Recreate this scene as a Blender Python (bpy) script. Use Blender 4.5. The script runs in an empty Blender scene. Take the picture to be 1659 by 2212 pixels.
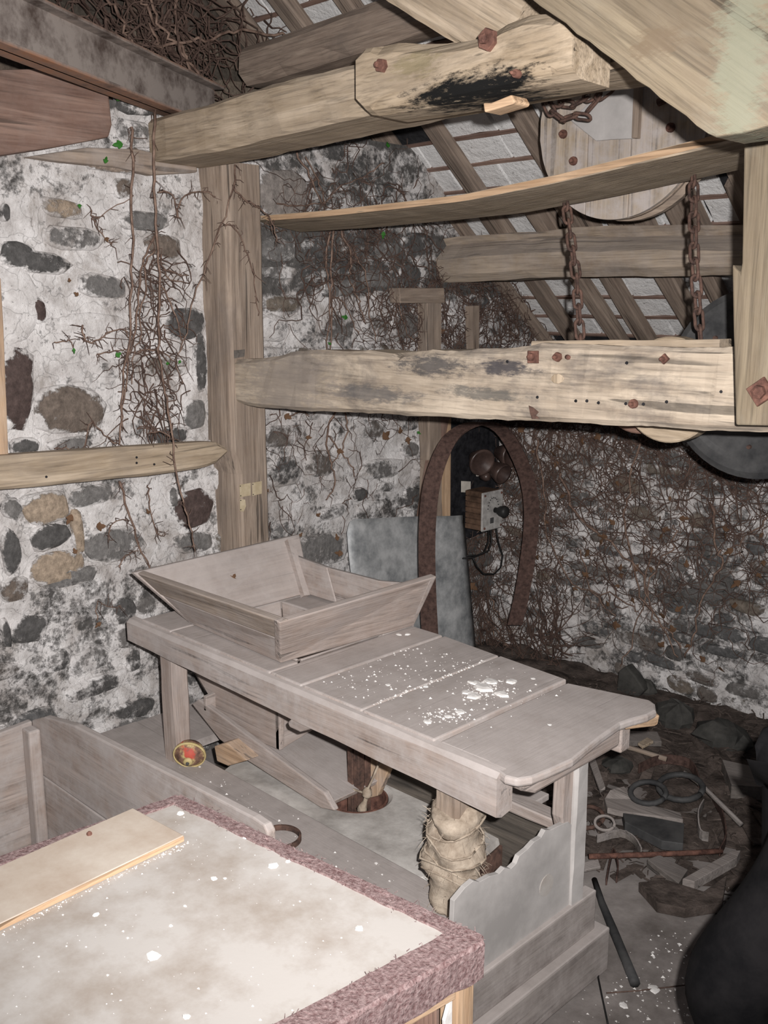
import bpy, math, random
from mathutils import Vector, Matrix, noise
V = Vector
S = bpy.context.scene
COL = S.collection
random.seed(7)

# ------------------------------------------------------------------ camera, world, flash, exposure
F, CX, CY = 2150.0, 829.5, 1106.0
PITCH = math.radians(12)
EYE = V((0, 0, 1.62))
cam = bpy.data.cameras.new('camera'); cam_o = bpy.data.objects.new('camera', cam); COL.objects.link(cam_o)
cam.sensor_fit = 'AUTO'; cam.sensor_width = 36; cam.lens = F / 2212 * 36
cam.clip_start = .02
cam_o.location = EYE; cam_o.rotation_euler = (math.radians(90) - PITCH, 0, math.radians(45))
S.camera = cam_o

w = bpy.data.worlds.new('world'); S.world = w; w.use_nodes = True
w.node_tree.nodes['Background'].inputs[0].default_value = (.9, .9, 1, 1)
w.node_tree.nodes['Background'].inputs[1].default_value = .085

fl = bpy.data.lights.new('camera_flash', 'SPOT'); fl_o = bpy.data.objects.new('camera_flash', fl); COL.objects.link(fl_o)
fl.energy = 440; fl.color = (1, .955, .93); fl.spot_size = math.radians(94); fl.spot_blend = 1.0; fl.shadow_soft_size = .012
RT, FW = V((1, 1, 0)) / 2 ** .5, V((-1, 1, 0)) / 2 ** .5
fl_o.location = EYE + RT * .055 + V((0, 0, .05))
fl_o.rotation_euler = (math.radians(90 - 9), 0, math.radians(45 + 4))

vs = S.view_settings
S.display_settings.display_device = 'sRGB'
vs.view_transform = 'Standard'; vs.look = 'None'; vs.gamma = 1; vs.use_curve_mapping = False; vs.exposure = 0.0

# ------------------------------------------------------------------ survey helper: a sight line met with a real plane
_D = FW * math.cos(PITCH) - V((0, 0, 1)) * math.sin(PITCH)
_U = V((0, 0, 1)) * math.cos(PITCH) + FW * math.sin(PITCH)
def ray(u, v): return _D + RT * ((u - CX) / F) - _U * ((v - CY) / F)
def on(ax, val, u, v):
    d = ray(u, v); return EYE + d * ((val - EYE[ax]) / d[ax])
def PX(x, u, v): return on(0, x, u, v)
def PY(y, u, v): return on(1, y, u, v)
def PZ(z, u, v): return on(2, z, u, v)

# ------------------------------------------------------------------ linking and tagging
W = {}
def tag(o, label=None, cat=None, group=None, kind=None):
    if label: o['label'] = label
    if cat: o['category'] = cat
    if group: o['group'] = group
    if kind: o['kind'] = kind
    return o
def put(name, me, mat=None, parent=None, M=None):
    if M is None:
        co = [v.co for v in me.vertices]
        lo = V([min(c[i] for c in co) for i in range(3)]); hi = V([max(c[i] for c in co) for i in range(3)])
        c = V(((lo.x + hi.x) / 2, (lo.y + hi.y) / 2, lo.z))
        me.transform(Matrix.Translation(-c)); M = Matrix.Translation(c)
    o = bpy.data.objects.new(name, me); COL.objects.link(o)
    me.name = name
    if mat and not me.materials: me.materials.append(mat)
    W[o] = M.copy()
    if parent:
        o.parent = parent; o.matrix_basis = W[parent].inverted() @ M
    else: o.matrix_basis = M
    return o
def thing(name, label, cat, loc, group=None):
    o = bpy.data.objects.new(name, None); COL.objects.link(o); o.empty_display_size = .05
    M = Matrix.Translation(V(loc)); W[o] = M; o.matrix_basis = M
    return tag(o, label, cat, group)
def bev(o, w=.003, s=2):
    m = o.modifiers.new('bevel', 'BEVEL'); m.width = w; m.segments = s; m.limit_method = 'ANGLE'; m.angle_limit = .6
    return o

# ------------------------------------------------------------------ mesh builder
def frame(A, B, up=V((0, 0, 1))):
    x = (B - A).normalized()
    if abs(x.dot(up)) > .98: up = V((0, 1, 0)) if abs(x.y) < .9 else V((1, 0, 0))
    y = up.cross(x).normalized(); z = x.cross(y)
    M = Matrix((x, y, z)).transposed().to_4x4(); M.translation = A
    return M
class G:
    def __init__(s): s.v = []; s.f = []; s.sm = False
    def add(s, vs_, fs):
        b = len(s.v); s.v += [tuple(x) for x in vs_]; s.f += [tuple(i + b for i in f) for f in fs]; return s
    def box(s, c, d, M=None):
        vs_ = [V((c[0] + a * d[0] / 2, c[1] + b * d[1] / 2, c[2] + e * d[2] / 2)) for a in (-1, 1) for b in (-1, 1) for e in (-1, 1)]
        if M: vs_ = [M @ q for q in vs_]
        return s.add(vs_, [(0, 1, 3, 2), (4, 6, 7, 5), (0, 4, 5, 1), (2, 3, 7, 6), (0, 2, 6, 4), (1, 5, 7, 3)])
    def prism(s, pts, vec):
        pts = [V(p) for p in pts]; n = len(pts); vec = V(vec)
        nr = V((0, 0, 0))
        for i in range(n): nr += (pts[i] - pts[0]).cross(pts[(i + 1) % n] - pts[0])
        if nr.dot(vec) > 0: pts.reverse()
        vs_ = pts + [p + vec for p in pts]
        fs = [tuple(range(n)), tuple(range(2 * n - 1, n - 1, -1))] + [(i, i + n, (i + 1) % n + n, (i + 1) % n) for i in range(n)]
        return s.add(vs_, fs)
    def tube(s, pts, r, n=6, cap=True, flat=1.0):
        pts = [V(p) for p in pts]; N = len(pts)
        rr = r if isinstance(r, (list, tuple)) else [r] * N
        vs_ = []; ref = None
        for i, p in enumerate(pts):
            t = (pts[min(i + 1, N - 1)] - pts[max(i - 1, 0)])
            t = t.normalized() if t.length > 1e-9 else V((0, 0, 1))
            if ref is None: ref = t.orthogonal().normalized()
            a = (ref - t * ref.dot(t)); a = a.normalized() if a.length > 1e-6 else t.orthogonal().normalized()
            ref = a; b = t.cross(a)
            for k in range(n):
                q = 2 * math.pi * k / n; vs_.append(p + a * (math.cos(q) * rr[i]) + b * (math.sin(q) * rr[i] * flat))
        fs = [(i * n + k, i * n + (k + 1) % n, (i + 1) * n + (k + 1) % n, (i + 1) * n + k) for i in range(N - 1) for k in range(n)]
        if cap: fs += [tuple(range(n - 1, -1, -1)), tuple(range((N - 1) * n, N * n))]
        return s.add(vs_, fs)
    def lathe(s, prof, M, n=24, closed=False):      # prof (radius, height along local z)
        vs_ = [M @ V((r * math.cos(2 * math.pi * k / n), r * math.sin(2 * math.pi * k / n), h)) for r, h in prof for k in range(n)]
        m = len(prof); fs = []
        for i in range(m if closed else m - 1):
            j = (i + 1) % m
            fs += [(i * n + k, i * n + (k + 1) % n, j * n + (k + 1) % n, j * n + k) for k in range(n)]
        if not closed:
            fs += [tuple(range(n - 1, -1, -1)), tuple(range((m - 1) * n, m * n))]
        return s.add(vs_, fs)
    def rings(s, R, cap=True):                        # list of rings of equal length
        n = len(R[0]); vs_ = [p for r in R for p in r]
        fs = [(i * n + k, i * n + (k + 1) % n, (i + 1) * n + (k + 1) % n, (i + 1) * n + k) for i in range(len(R) - 1) for k in range(n)]
        if cap: fs += [tuple(range(n - 1, -1, -1)), tuple(range((len(R) - 1) * n, len(R) * n))]
        return s.add(vs_, fs)
    def mesh(s, smooth=False):
        me = bpy.data.meshes.new('m'); me.from_pydata(s.v, [], s.f)
        me.update()
        import bmesh
        b = bmesh.new(); b.from_mesh(me); bmesh.ops.recalc_face_normals(b, faces=b.faces); b.to_mesh(me); b.free()
        if smooth:
            for p in me.polygons: p.use_smooth = True
        return me
def nz(p, sc=1.0): return noise.noise(V(p) * sc)
def slab(name, pts, vec, mat, parent=None, b=.003):
    o = put(name, G().prism(pts, vec).mesh(), mat, parent)
    if b: bev(o, b)
    return o
def ringpts(w, h, c):
    return [(-w / 2 + c, -h / 2), (w / 2 - c, -h / 2), (w / 2, -h / 2 + c), (w / 2, h / 2 - c), (w / 2 - c, h / 2), (-w / 2 + c, h / 2), (-w / 2, h / 2 - c), (-w / 2, -h / 2 + c)]
def timber(name, A, B, w, h, mat, parent=None, up=V((0, 0, 1)), seg=14, amp=.005, ch=.12, taper=(1, 1), bow=0, roll=0):
    A, B = V(A), V(B); L = (B - A).length; M = frame(A, B, up)
    if roll: M = M @ Matrix.Rotation(roll, 4, 'X')
    sd = random.random() * 50; R = []
    for i in range(seg + 1):
        t = i / seg; k = taper[0] + (taper[1] - taper[0]) * t
        ww, hh = w * k, h * k; c = ch * min(ww, hh)
        r = []
        for j, (y, z) in enumerate(ringpts(ww, hh, c)):
            n1 = nz((t * L * 4 + sd, j * .7, sd)); n2 = nz((t * L * 14, j * 3.1 + sd, 0))
            r.append(V((t * L + (nz((y * 9, z * 9, sd + i)) * amp if i in (0, seg) else 0), y + (n1 + .4 * n2) * amp, z + (nz((t * L * 4, j * .7 + 9, sd)) + .4 * n2) * amp + bow * math.sin(math.pi * t))))
        R.append(r)
    return put(name, G().rings(R).mesh(), mat, parent, M)
def lerp_line(pts, u):
    for (a, b), (c, d) in zip(pts, pts[1:]):
        if u <= c: return b + (d - b) * (u - a) / (c - a)
    return pts[-1][1]

# ------------------------------------------------------------------ materials
def newmat(name):
    m = bpy.data.materials.new(name); m.use_nodes = True
    nt = m.node_tree; b = nt.nodes['Principled BSDF']; b.inputs['Roughness'].default_value = .85
    b.inputs['Specular IOR Level'].default_value = .25
    return m, nt, b
def N(nt, t, **k):
    n = nt.nodes.new(t)
    for a, v in k.items():
        if a in n.inputs: n.inputs[a].default_value = v
        else: setattr(n, a, v)
    return n
def noi(nt, vec, scale, detail=5, rough=.6, dist=0):
    n = N(nt, 'ShaderNodeTexNoise'); n.inputs['Scale'].default_value = scale; n.inputs['Detail'].default_value = detail
    n.inputs['Roughness'].default_value = rough; n.inputs['Distortion'].default_value = dist
    nt.links.new(vec, n.inputs['Vector']); return n.outputs[0]
def ramp(nt, fac, stops):
    r = N(nt, 'ShaderNodeValToRGB'); e = r.color_ramp.elements
    while len(e) < len(stops): e.new(.5)
    for q, (p, c) in zip(e, stops):
        q.position = p; q.color = (*c, 1) if isinstance(c, tuple) else (c, c, c, 1)
    nt.links.new(fac, r.inputs[0]); return r.outputs[0]
def mix(nt, f, a, b, mode='MIX'):
    m = N(nt, 'ShaderNodeMix', data_type='RGBA', blend_type=mode)
    for s_, v in ((0, f), (6, a), (7, b)):
        if hasattr(v, 'is_linked'): nt.links.new(v, m.inputs[s_])
        else: m.inputs[s_].default_value = v if s_ == 0 else (*v, 1)
    return m.outputs[2]
def mth(nt, op, a, b=0.0, clamp=False):
    m = N(nt, 'ShaderNodeMath', operation=op); m.use_clamp = clamp
    for i, v in enumerate((a, b)):
        if hasattr(v, 'is_linked'): nt.links.new(v, m.inputs[i])
        else: m.inputs[i].default_value = v
    return m.outputs[0]
def bump(nt, b, h, st=.4, d=.01):
    n = N(nt, 'ShaderNodeBump'); n.inputs['Strength'].default_value = st; n.inputs['Distance'].default_value = d
    nt.links.new(h, n.inputs['Height']); nt.links.new(n.outputs[0], b.inputs['Normal'])
def objvec(nt, scale=(1, 1, 1), world=False):
    if world:
        src = N(nt, 'ShaderNodeNewGeometry').outputs['Position']
    else:
        tc = N(nt, 'ShaderNodeTexCoord').outputs['Object']
        oi = N(nt, 'ShaderNodeObjectInfo')
        s1 = N(nt, 'ShaderNodeVectorMath', operation='SCALE'); s1.inputs[0].default_value = (17, 31, 23)
        nt.links.new(oi.outputs['Random'], s1.inputs['Scale'])
        ad = N(nt, 'ShaderNodeVectorMath', operation='ADD'); nt.links.new(tc, ad.inputs[0]); nt.links.new(s1.outputs[0], ad.inputs[1]); src = ad.outputs[0]
    m = N(nt, 'ShaderNodeMapping'); m.inputs['Scale'].default_value = scale; nt.links.new(src, m.inputs['Vector'])
    return m.outputs[0]
WOODS = {  # dark, light, stain colour, stain amount, dust amount
    'beam': ((.32, .245, .165), (.58, .475, .355), (.22, .18, .14), .35, .1),
    'pale': ((.33, .265, .20), (.63, .535, .42), (.05, .048, .055), .62, .1),
    'post': ((.22, .165, .125), (.43, .345, .275), (.17, .14, .12), .45, .12),
    'dusty': ((.28, .215, .18), (.50, .415, .37), (.33, .30, .29), .5, .8),
    'raw': ((.42, .27, .16), (.66, .47, .31), (.25, .16, .11), .3, .15),
    'red': ((.16, .09, .068), (.32, .21, .165), (.12, .07, .05), .4, .15),
    'rafter': ((.22, .165, .13), (.42, .335, .27), (.12, .10, .085), .4, .05),
    'purlin': ((.29, .225, .165), (.54, .44, .335), (.15, .125, .105), .45, .3),
    'dark': ((.05, .045, .04), (.15, .13, .11), (.06, .05, .045), .4, .35),
    'grey': ((.23, .20, .185), (.40, .36, .335), (.16, .14, .13), .4, .5),
    'brace': ((.16, .125, .085), (.275, .225, .155), (.26, .24, .19), .4, .05),
}
DUST = (.40, .36, .345)
_w = {}
def wood(kind, ax='X', dust=None, spots=None, grain=1.0):
    key = (kind, ax, dust, str(spots), grain)
    if key in _w: return _w[key]
    d, l, st, sa, du = WOODS[kind]
    if dust is not None: du = dust
    m, nt, b = newmat('wood_' + kind + '_' + ax.lower())
    i = 'XYZ'.index(ax)
    def sc(al, ac): return tuple(al if k == i else ac for k in range(3))
    g = noi(nt, objvec(nt, sc(1.1, 11)), 2.4, 7, .62, .9)
    f = noi(nt, objvec(nt, sc(2.2, 75)), 2.0, 4, .6, .3)
    low = noi(nt, objvec(nt, sc(1.6, 3.5)), 2.1, 6, .65, .4)
    c = ramp(nt, g, [(.30, d), (.50, tuple((x + y) / 2 for x, y in zip(d, l))), (.66, l)])
    c = mix(nt, .75, c, ramp(nt, f, [(.30, .42), (.5, .9), (.7, 1.0)]), 'MULTIPLY')
    sm = mth(nt, 'MULTIPLY', ramp(nt, low, [(.50, 0.0), (.64, 1.0)]), sa)
    c = mix(nt, sm, c, st)
    crack = ramp(nt, noi(nt, objvec(nt, sc(.9, 26)), 1.6, 2, .4, .6), [(.30, .25), (.335, 1.0)])
    c = mix(nt, .8, c, crack, 'MULTIPLY')
    for (pc, pr_, pcol, pam) in (spots or []):       # stains and char marks that sit at one place on the timber
        gp = N(nt, 'ShaderNodeNewGeometry').outputs['Position']
        m1 = N(nt, 'ShaderNodeVectorMath', operation='SUBTRACT'); nt.links.new(gp, m1.inputs[0]); m1.inputs[1].default_value = pc
        m2 = N(nt, 'ShaderNodeVectorMath', operation='DIVIDE'); nt.links.new(m1.outputs[0], m2.inputs[0]); m2.inputs[1].default_value = pr_
        m3 = N(nt, 'ShaderNodeVectorMath', operation='LENGTH'); nt.links.new(m2.outputs[0], m3.inputs[0])
        q = mth(nt, 'ADD', m3.outputs['Value'], mth(nt, 'MULTIPLY', mth(nt, 'SUBTRACT', noi(nt, objvec(nt, sc(7, 24), True), 3, 8, .75), .5), 3.2))
        c = mix(nt, mth(nt, 'MULTIPLY', ramp(nt, q, [(.45, 1.0), (1.0, 0.0)]), pam), c, pcol)
    if du:
        nn = N(nt, 'ShaderNodeSeparateXYZ'); nt.links.new(N(nt, 'ShaderNodeNewGeometry').outputs['Normal'], nn.inputs[0])
        dn = noi(nt, objvec(nt, (1, 1, 1)), 14, 6, .7)
        base = mth(nt, 'MULTIPLY', ramp(nt, dn, [(.30, .0), (.62, 1.0)]), du * .8)
        top = mth(nt, 'MULTIPLY', mth(nt, 'MULTIPLY', ramp(nt, nn.outputs[2], [(.15, 0.0), (.7, 1.0)]), ramp(nt, dn, [(.2, .75), (.5, 1.0)])), min(1, du * 1.1))
        c = mix(nt, mth(nt, 'MAXIMUM', base, top), c, mix(nt, mth(nt, 'ADD', mth(nt, 'MULTIPLY', dn, .5), mth(nt, 'MULTIPLY', noi(nt, objvec(nt, (1, 1, 1)), 4, 5, .6), .5)), (.22, .195, .18), (.62, .57, .55)))
    nt.links.new(c, b.inputs['Base Color'])
    h = mth(nt, 'ADD', mth(nt, 'MULTIPLY', g, .6), mth(nt, 'ADD', mth(nt, 'MULTIPLY', f, .35), mth(nt, 'MULTIPLY', crack, .5)))
    bump(nt, b, h, .55 if du < .9 else .22, .008)
    _w[key] = m; return m

def wash_mat(name, attr, clean=0):
    m, nt, b = newmat(name)
    p = objvec(nt, (1, 1, 1), True)
    oi = N(nt, 'ShaderNodeObjectInfo')
    if attr:
        at = N(nt, 'ShaderNodeAttribute'); at.attribute_name = 'cov'; cov = at.outputs['Fac']
    else: cov = oi.outputs['Alpha']
    n1 = noi(nt, p, 7, 9, .68, .3); n2 = noi(nt, p, 42, 6, .7); n0 = noi(nt, p, 2.2, 4, .6)
    if not attr and not clean:                                   # the wash creeps in from the joints over each stone's edge
        ov = N(nt, 'ShaderNodeVectorMath', operation='LENGTH'); mp = N(nt, 'ShaderNodeMapping'); mp.inputs['Scale'].default_value = (1, 1, 0)
        nt.links.new(N(nt, 'ShaderNodeTexCoord').outputs['Object'], mp.inputs['Vector']); nt.links.new(mp.outputs[0], ov.inputs[0])
        ed = ramp(nt, mth(nt, 'ADD', ov.outputs['Value'], mth(nt, 'MULTIPLY', mth(nt, 'SUBTRACT', noi(nt, p, 16, 4, .6), .5), .5)), [(.34, 0.0), (.55, 1.0)]); rim = mth(nt, 'MULTIPLY', oi.outputs['Object Index'], .01)
        cov = mth(nt, 'ADD', mth(nt, 'MULTIPLY', cov, mth(nt, 'SUBTRACT', 1.0, ed)), mth(nt, 'MULTIPLY', rim, ed))
    s = mth(nt, 'ADD', mth(nt, 'MULTIPLY', n1, .62), mth(nt, 'MULTIPLY', n2, .38))
    s = mth(nt, 'SUBTRACT', s, .5)
    t = mth(nt, 'ADD', s, mth(nt, 'MULTIPLY', mth(nt, 'SUBTRACT', cov, .5), .42))
    mask = ramp(nt, mth(nt, 'ADD', t, .5), [(.465, 0.0), (.545, 1.0)])
    stc = mix(nt, 1.0, oi.outputs['Color'], ramp(nt, n2, [(.25, .45), (.5, .9), (.75, 1.5)]), 'MULTIPLY')
    wc = ramp(nt, noi(nt, p, 13, 7, .7), [(.28, (.40, .375, .365)), (.44, (.62, .60, .59)), (.6, (.80, .785, .78))])
    wc = mix(nt, ramp(nt, n0, [(.5, 0.0), (.75, .45)]), wc, (.47, .43, .41))
    if clean: wc = ramp(nt, noi(nt, p, 9, 7, .7), [(.22, (.74, .73, .72)), (.45, (.90, .90, .895))])
    speck = ramp(nt, noi(nt, p, 95, 3, .6), [(.30, 0.25), (.36, 1.0)])
    wc = mix(nt, .7, wc, speck, 'MULTIPLY')
    if not clean:                                  # grime in the hollows and hairline cracks of old limewash
        wc = mix(nt, ramp(nt, noi(nt, p, 5.5, 9, .72, .5), [(.50, 0.0), (.66, .85)]), wc, (.36, .325, .30))
        vo = N(nt, 'ShaderNodeTexVoronoi', feature='DISTANCE_TO_EDGE'); vo.inputs['Scale'].default_value = 11
        wv_ = N(nt, 'ShaderNodeVectorMath', operation='ADD'); nv = N(nt, 'ShaderNodeTexNoise'); nv.inputs['Scale'].default_value = 14; nt.links.new(p, nv.inputs['Vector'])
        sv = N(nt, 'ShaderNodeVectorMath', operation='SCALE'); sv.inputs['Scale'].default_value = .12; nt.links.new(nv.outputs['Color'], sv.inputs[0])
        nt.links.new(p, wv_.inputs[0]); nt.links.new(sv.outputs[0], wv_.inputs[1]); nt.links.new(wv_.outputs[0], vo.inputs['Vector'])
        wc = mix(nt, .55, wc, ramp(nt, vo.outputs['Distance'], [(.0, .25), (.022, 1.0)]), 'MULTIPLY')
    c = mix(nt, mask, stc, wc)
    nt.links.new(c, b.inputs['Base Color'])
    h = mth(nt, 'ADD', mth(nt, 'MULTIPLY', n1, 1.1), mth(nt, 'ADD', mth(nt, 'MULTIPLY', n2, .4), mth(nt, 'MULTIPLY', mask, .25)))
    bump(nt, b, h, .8, .02)
    return m
def simple(name, c1, c2, scale=20, rough=.8, metal=0, bs=.3, bd=.004, detail=6, stops=(.35, .65), spec=.25):
    m, nt, b = newmat(name)
    p = objvec(nt); n = noi(nt, p, scale, detail, .65)
    nt.links.new(ramp(nt, n, [(stops[0], c1), (stops[1], c2)]), b.inputs['Base Color'])
    b.inputs['Roughness'].default_value = rough; b.inputs['Metallic'].default_value = metal
    b.inputs['Specular IOR Level'].default_value = spec
    bump(nt, b, n, bs, bd); return m
SLATEW = wash_mat('torched_slate', False, 1.0)
WALLB = wash_mat('whitewashed_mortar', True); STONE = wash_mat('whitewashed_stone', False)
RUST = simple('rusty_iron', (.07, .035, .028), (.20, .10, .075), 45, .9)
RUSTD = simple('dark_rusty_iron', (.045, .03, .026), (.15, .088, .068), 40, .85)
BELT = simple('brown_leather', (.045, .027, .023), (.115, .07, .058), 60, .85)
ZINC = simple('galvanised_sheet', (.22, .235, .245), (.60, .615, .62), 11, .55, .25, .15, .002, 8)
STEM = simple('ivy_stem', (.10, .062, .048), (.30, .21, .165), 30, .9)
TWIG = simple('ivy_twig', (.055, .034, .028), (.155, .105, .085), 30, .9)
LEAFB = simple('dry_leaf', (.09, .048, .028), (.20, .115, .065), 40, .8)
LEAFG = simple('green_leaf', (.02, .10, .015), (.05, .22, .03), 40, .55)
PLASTER = simple('fallen_plaster', (.62, .60, .58), (.86, .85, .83), 30, .95)
SACK = simple('hessian', (.24, .19, .145), (.48, .41, .33), 26, 1, 0, .6, .008)
BLACK = simple('black_cloth', (.006, .006, .007), (.016, .015, .016), 14, .95, spec=.1)
BLACK2 = simple('dark_jacket', (.012, .008, .009), (.022, .017, .018), 14, .95, spec=.1)
SKIN = simple('skin', (.42, .25, .19), (.52, .33, .25), 30, .6)
HAIR = simple('brown_hair', (.05, .03, .02), (.10, .06, .04), 50, .7)
SLATEB = simple('black_slate', (.008, .008, .010), (.03, .03, .034), 30, .6)
CHINA = simple('brown_glaze', (.03, .02, .018), (.10, .065, .055), 8, .35, spec=.5)
LABEL = simple('paper_label', (.50, .47, .42), (.66, .62, .55), 25, .9, bs=.05)
CARD = simple('yellowed_card', (.46, .38, .25), (.62, .53, .38), 25, .9, bs=.05)
PLATE = simple('grey_dial_plate', (.28, .27, .26), (.50, .49, .47), 35, .6)
RUNNER = simple('floured_stone', (.33, .31, .29), (.62, .60, .57), 9, .95, 0, .5, .006, 9)
FLOORM = simple('dusty_floor', (.145, .128, .118), (.36, .33, .315), 4, .95, 0, .5, .012, 12)
RUBBLE = simple('dirt_heap', (.045, .035, .03), (.15, .12, .105), 16, .95, 0, .8, .02, 10)
MAROON = simple('frayed_maroon_felt', (.15, .085, .085), (.36, .27, .265), 150, 1, 0, .8, .006, 6)
LINO = simple('worn_white_board', (.34, .30, .265), (.46, .438, .415), 7, .8, 0, .25, .003, 11, (.36, .56))
PANEL = simple('grey_hardboard', (.34, .325, .315), (.50, .48, .465), 6, .85, 0, .2, .003, 9)
CREAMM = simple('cream_wood_board', (.42, .345, .28), (.54, .485, .42), 9, .8, 0, .2, .002, 9)
DARKM = simple('dark_metal', (.035, .036, .038), (.10, .10, .10), 9, .7, .2, .3, .003, 9)
def rubber(): return simple('black_flex', (.01, .01, .01), (.03, .03, .03), 10, .5)
FLEX = rubber()

# ------------------------------------------------------------------ floor
def grid(x0, x1, y0, y1, st, fz):
    g = G(); nx = max(2, int((x1 - x0) / st)); ny = max(2, int((y1 - y0) / st))
    vs_ = []
    for i in range(nx + 1):
        for j in range(ny + 1):
            x = x0 + (x1 - x0) * i / nx; y = y0 + (y1 - y0) * j / ny; vs_.append(fz(x, y))
    return g.add(vs_, [(i * (ny + 1) + j, (i + 1) * (ny + 1) + j, (i + 1) * (ny + 1) + j + 1, i * (ny + 1) + j + 1) for i in range(nx) for j in range(ny)])
fg = grid(-3.1, 1.0, -.6, 4.0, .06, lambda x, y: V((x, y, .008 * nz((x * 3, y * 3, 0)) + .004 * nz((x * 11, y * 11, 3)) - .006)))
flo = put('floor', fg.mesh(True), FLOORM, None, Matrix()); tag(flo, kind='structure')

# ------------------------------------------------------------------ rubble walls
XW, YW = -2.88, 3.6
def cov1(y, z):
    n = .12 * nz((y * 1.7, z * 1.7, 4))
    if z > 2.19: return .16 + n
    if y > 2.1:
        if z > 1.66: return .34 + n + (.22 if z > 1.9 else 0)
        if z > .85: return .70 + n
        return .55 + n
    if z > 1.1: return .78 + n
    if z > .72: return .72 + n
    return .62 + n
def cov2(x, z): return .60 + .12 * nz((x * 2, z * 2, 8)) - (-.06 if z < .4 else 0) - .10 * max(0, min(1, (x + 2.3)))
def wall(name, along, a0, a1, z0, z1, plane, cov, sgn):
    def f(a, z):
        d = .013 * nz((a * 5, z * 7, 1)) + .006 * nz((a * 17, z * 19, 2))
        return V((plane + d, a, z)) if along == 'Y' else V((a, plane - d, z))
    n1 = int((a1 - a0) / .035); n2 = int((z1 - z0) / .035); vs_ = []; cv = []
    for i in range(n1 + 1):
        for j in range(n2 + 1):
            a = a0 + (a1 - a0) * i / n1; z = z0 + (z1 - z0) * j / n2; vs_.append(f(a, z)); cv.append(cov(a, z))
    g = G().add(vs_, [(i * (n2 + 1) + j, (i + 1) * (n2 + 1) + j, (i + 1) * (n2 + 1) + j + 1, i * (n2 + 1) + j + 1) for i in range(n1) for j in range(n2)])
    # back face gives the wall its thickness
    nb = len(g.v)
    T = -.30 if along == 'Y' else -.55
    def back(a, z): return V((plane + T, a, z)) if along == 'Y' else V((a, plane - T, z))
    c = [0, n2, (n1 + 1) * (n2 + 1) - 1, n1 * (n2 + 1)]
    g.v += [tuple(back(a0, z0)), tuple(back(a0, z1)), tuple(back(a1, z1)), tuple(back(a1, z0))]
    g.f += [(nb, nb + 1, nb + 2, nb + 3), (c[0], c[1], nb + 1, nb), (c[1], c[2], nb + 2, nb + 1), (c[2], c[3], nb + 3, nb + 2), (c[3], c[0], nb, nb + 3)]
    me = g.mesh(True)
    at = me.attributes.new('cov', 'FLOAT', 'POINT')
    for i in range(len(me.vertices)): at.data[i].value = cv[i] if i < len(cv) else .4
    o = put(name, me, WALLB, None, Matrix()); o.color = (.13, .125, .12, 1)
    return tag(o, kind='structure')
def stone_meshes(n=18):
    out = []
    for k in range(n):
        r = random.Random(100 + k); m = 11; R = []
        ang = [2 * math.pi * (i + r.uniform(-.25, .25)) / m for i in range(m)]
        def sq(a, s):
            c, q = math.cos(a), math.sin(a); e = .62
            return (abs(c) ** e * (1 if c > 0 else -1) * s, abs(q) ** e * (1 if q > 0 else -1) * s)
        rad = [r.uniform(.82, 1.06) for _ in ang]
        for s, d in ((1.02, -.9), (1.0, .25), (.86, .85), (.5, 1.05)):
            R.append([V((*[x * .5 * q * (1 + (.05 * r.uniform(-1, 1) if s < 1 else 0)) for x in sq(a, s)], d + (r.uniform(-.15, .15) if s < 1 else 0))) for a, q in zip(ang, rad)])
        g = G().rings(R, False); g.f.append(tuple(range(3 * m, 4 * m)))
        me = g.mesh(True); me.materials.append(STONE); out.append(me)
    return out
SM = stone_meshes()
def put_stone(wallo, along, plane, a, z, wd, ht, dep, col, cov, rot=0, rim=.6):
    me = random.choice(SM)
    if along == 'Y': B = Matrix(((0, 0, 1), (1, 0, 0), (0, 1, 0))).to_4x4(); c = V((plane, a, z))
    else: B = Matrix(((1, 0, 0), (0, 0, -1), (0, 1, 0))).to_4x4(); c = V((a, plane, z))
    B.translation = c
    M = B @ Matrix.Rotation(rot, 4, 'Z') @ Matrix.Diagonal((wd, ht, dep, 1))
    o = bpy.data.objects.new('stone', me); COL.objects.link(o)
    o.parent = wallo; o.matrix_basis = M; W[o] = M
    o.color = (*col, cov); o.pass_index = int(100 * max(0, rim))
    return o
GREYS = [(.15, .145, .14), (.19, .18, .172), (.11, .105, .10), (.17, .15, .135), (.13, .13, .13), (.20, .17, .14)]
def lay(wallo, along, plane, a0, a1, z0, z1, cov, specials, limit=300, hs=(.055, .125), mask=None):
    occ = []
    n = 0
    for (a, z, wd, ht, col, cv) in specials:
        put_stone(wallo, along, plane, a, z, wd, ht, .02, col, cv + .1, random.uniform(-.12, .12), cov(a, z) + .12); occ.append((a, z, wd, ht)); n += 1
    z = z0
    while z < z1:
        h = random.uniform(*hs); a = a0 - random.uniform(0, .1)
        while a < a1:
            wd = random.uniform(.09, .27) * (1.1 if h > .09 else .9)
            cc = (a + wd / 2, z + h / 2 + random.uniform(-.012, .012))
            ok = all(abs(cc[0] - q[0]) > (wd + q[2]) * .42 or abs(cc[1] - q[1]) > (h + q[3]) * .42 for q in occ)
            if ok and n < limit and (mask is None or mask(*cc)):
                cv = cov(*cc) + random.uniform(-.34, .12)
                col = random.choice(GREYS)
                put_stone(wallo, along, plane, cc[0], cc[1], (wd - .012) * random.uniform(.92, 1.05), (h - .008) * random.uniform(.85, 1.05), random.uniform(.010, .026), col, cv, random.uniform(-.1, .1), cov(*cc)); n += 1
            a += wd
        z += h
DG, MG, BR, TN, MR = (.115, .112, .11), (.21, .203, .197), (.19, .155, .13), (.42, .335, .255), (.10, .072, .066)
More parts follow.
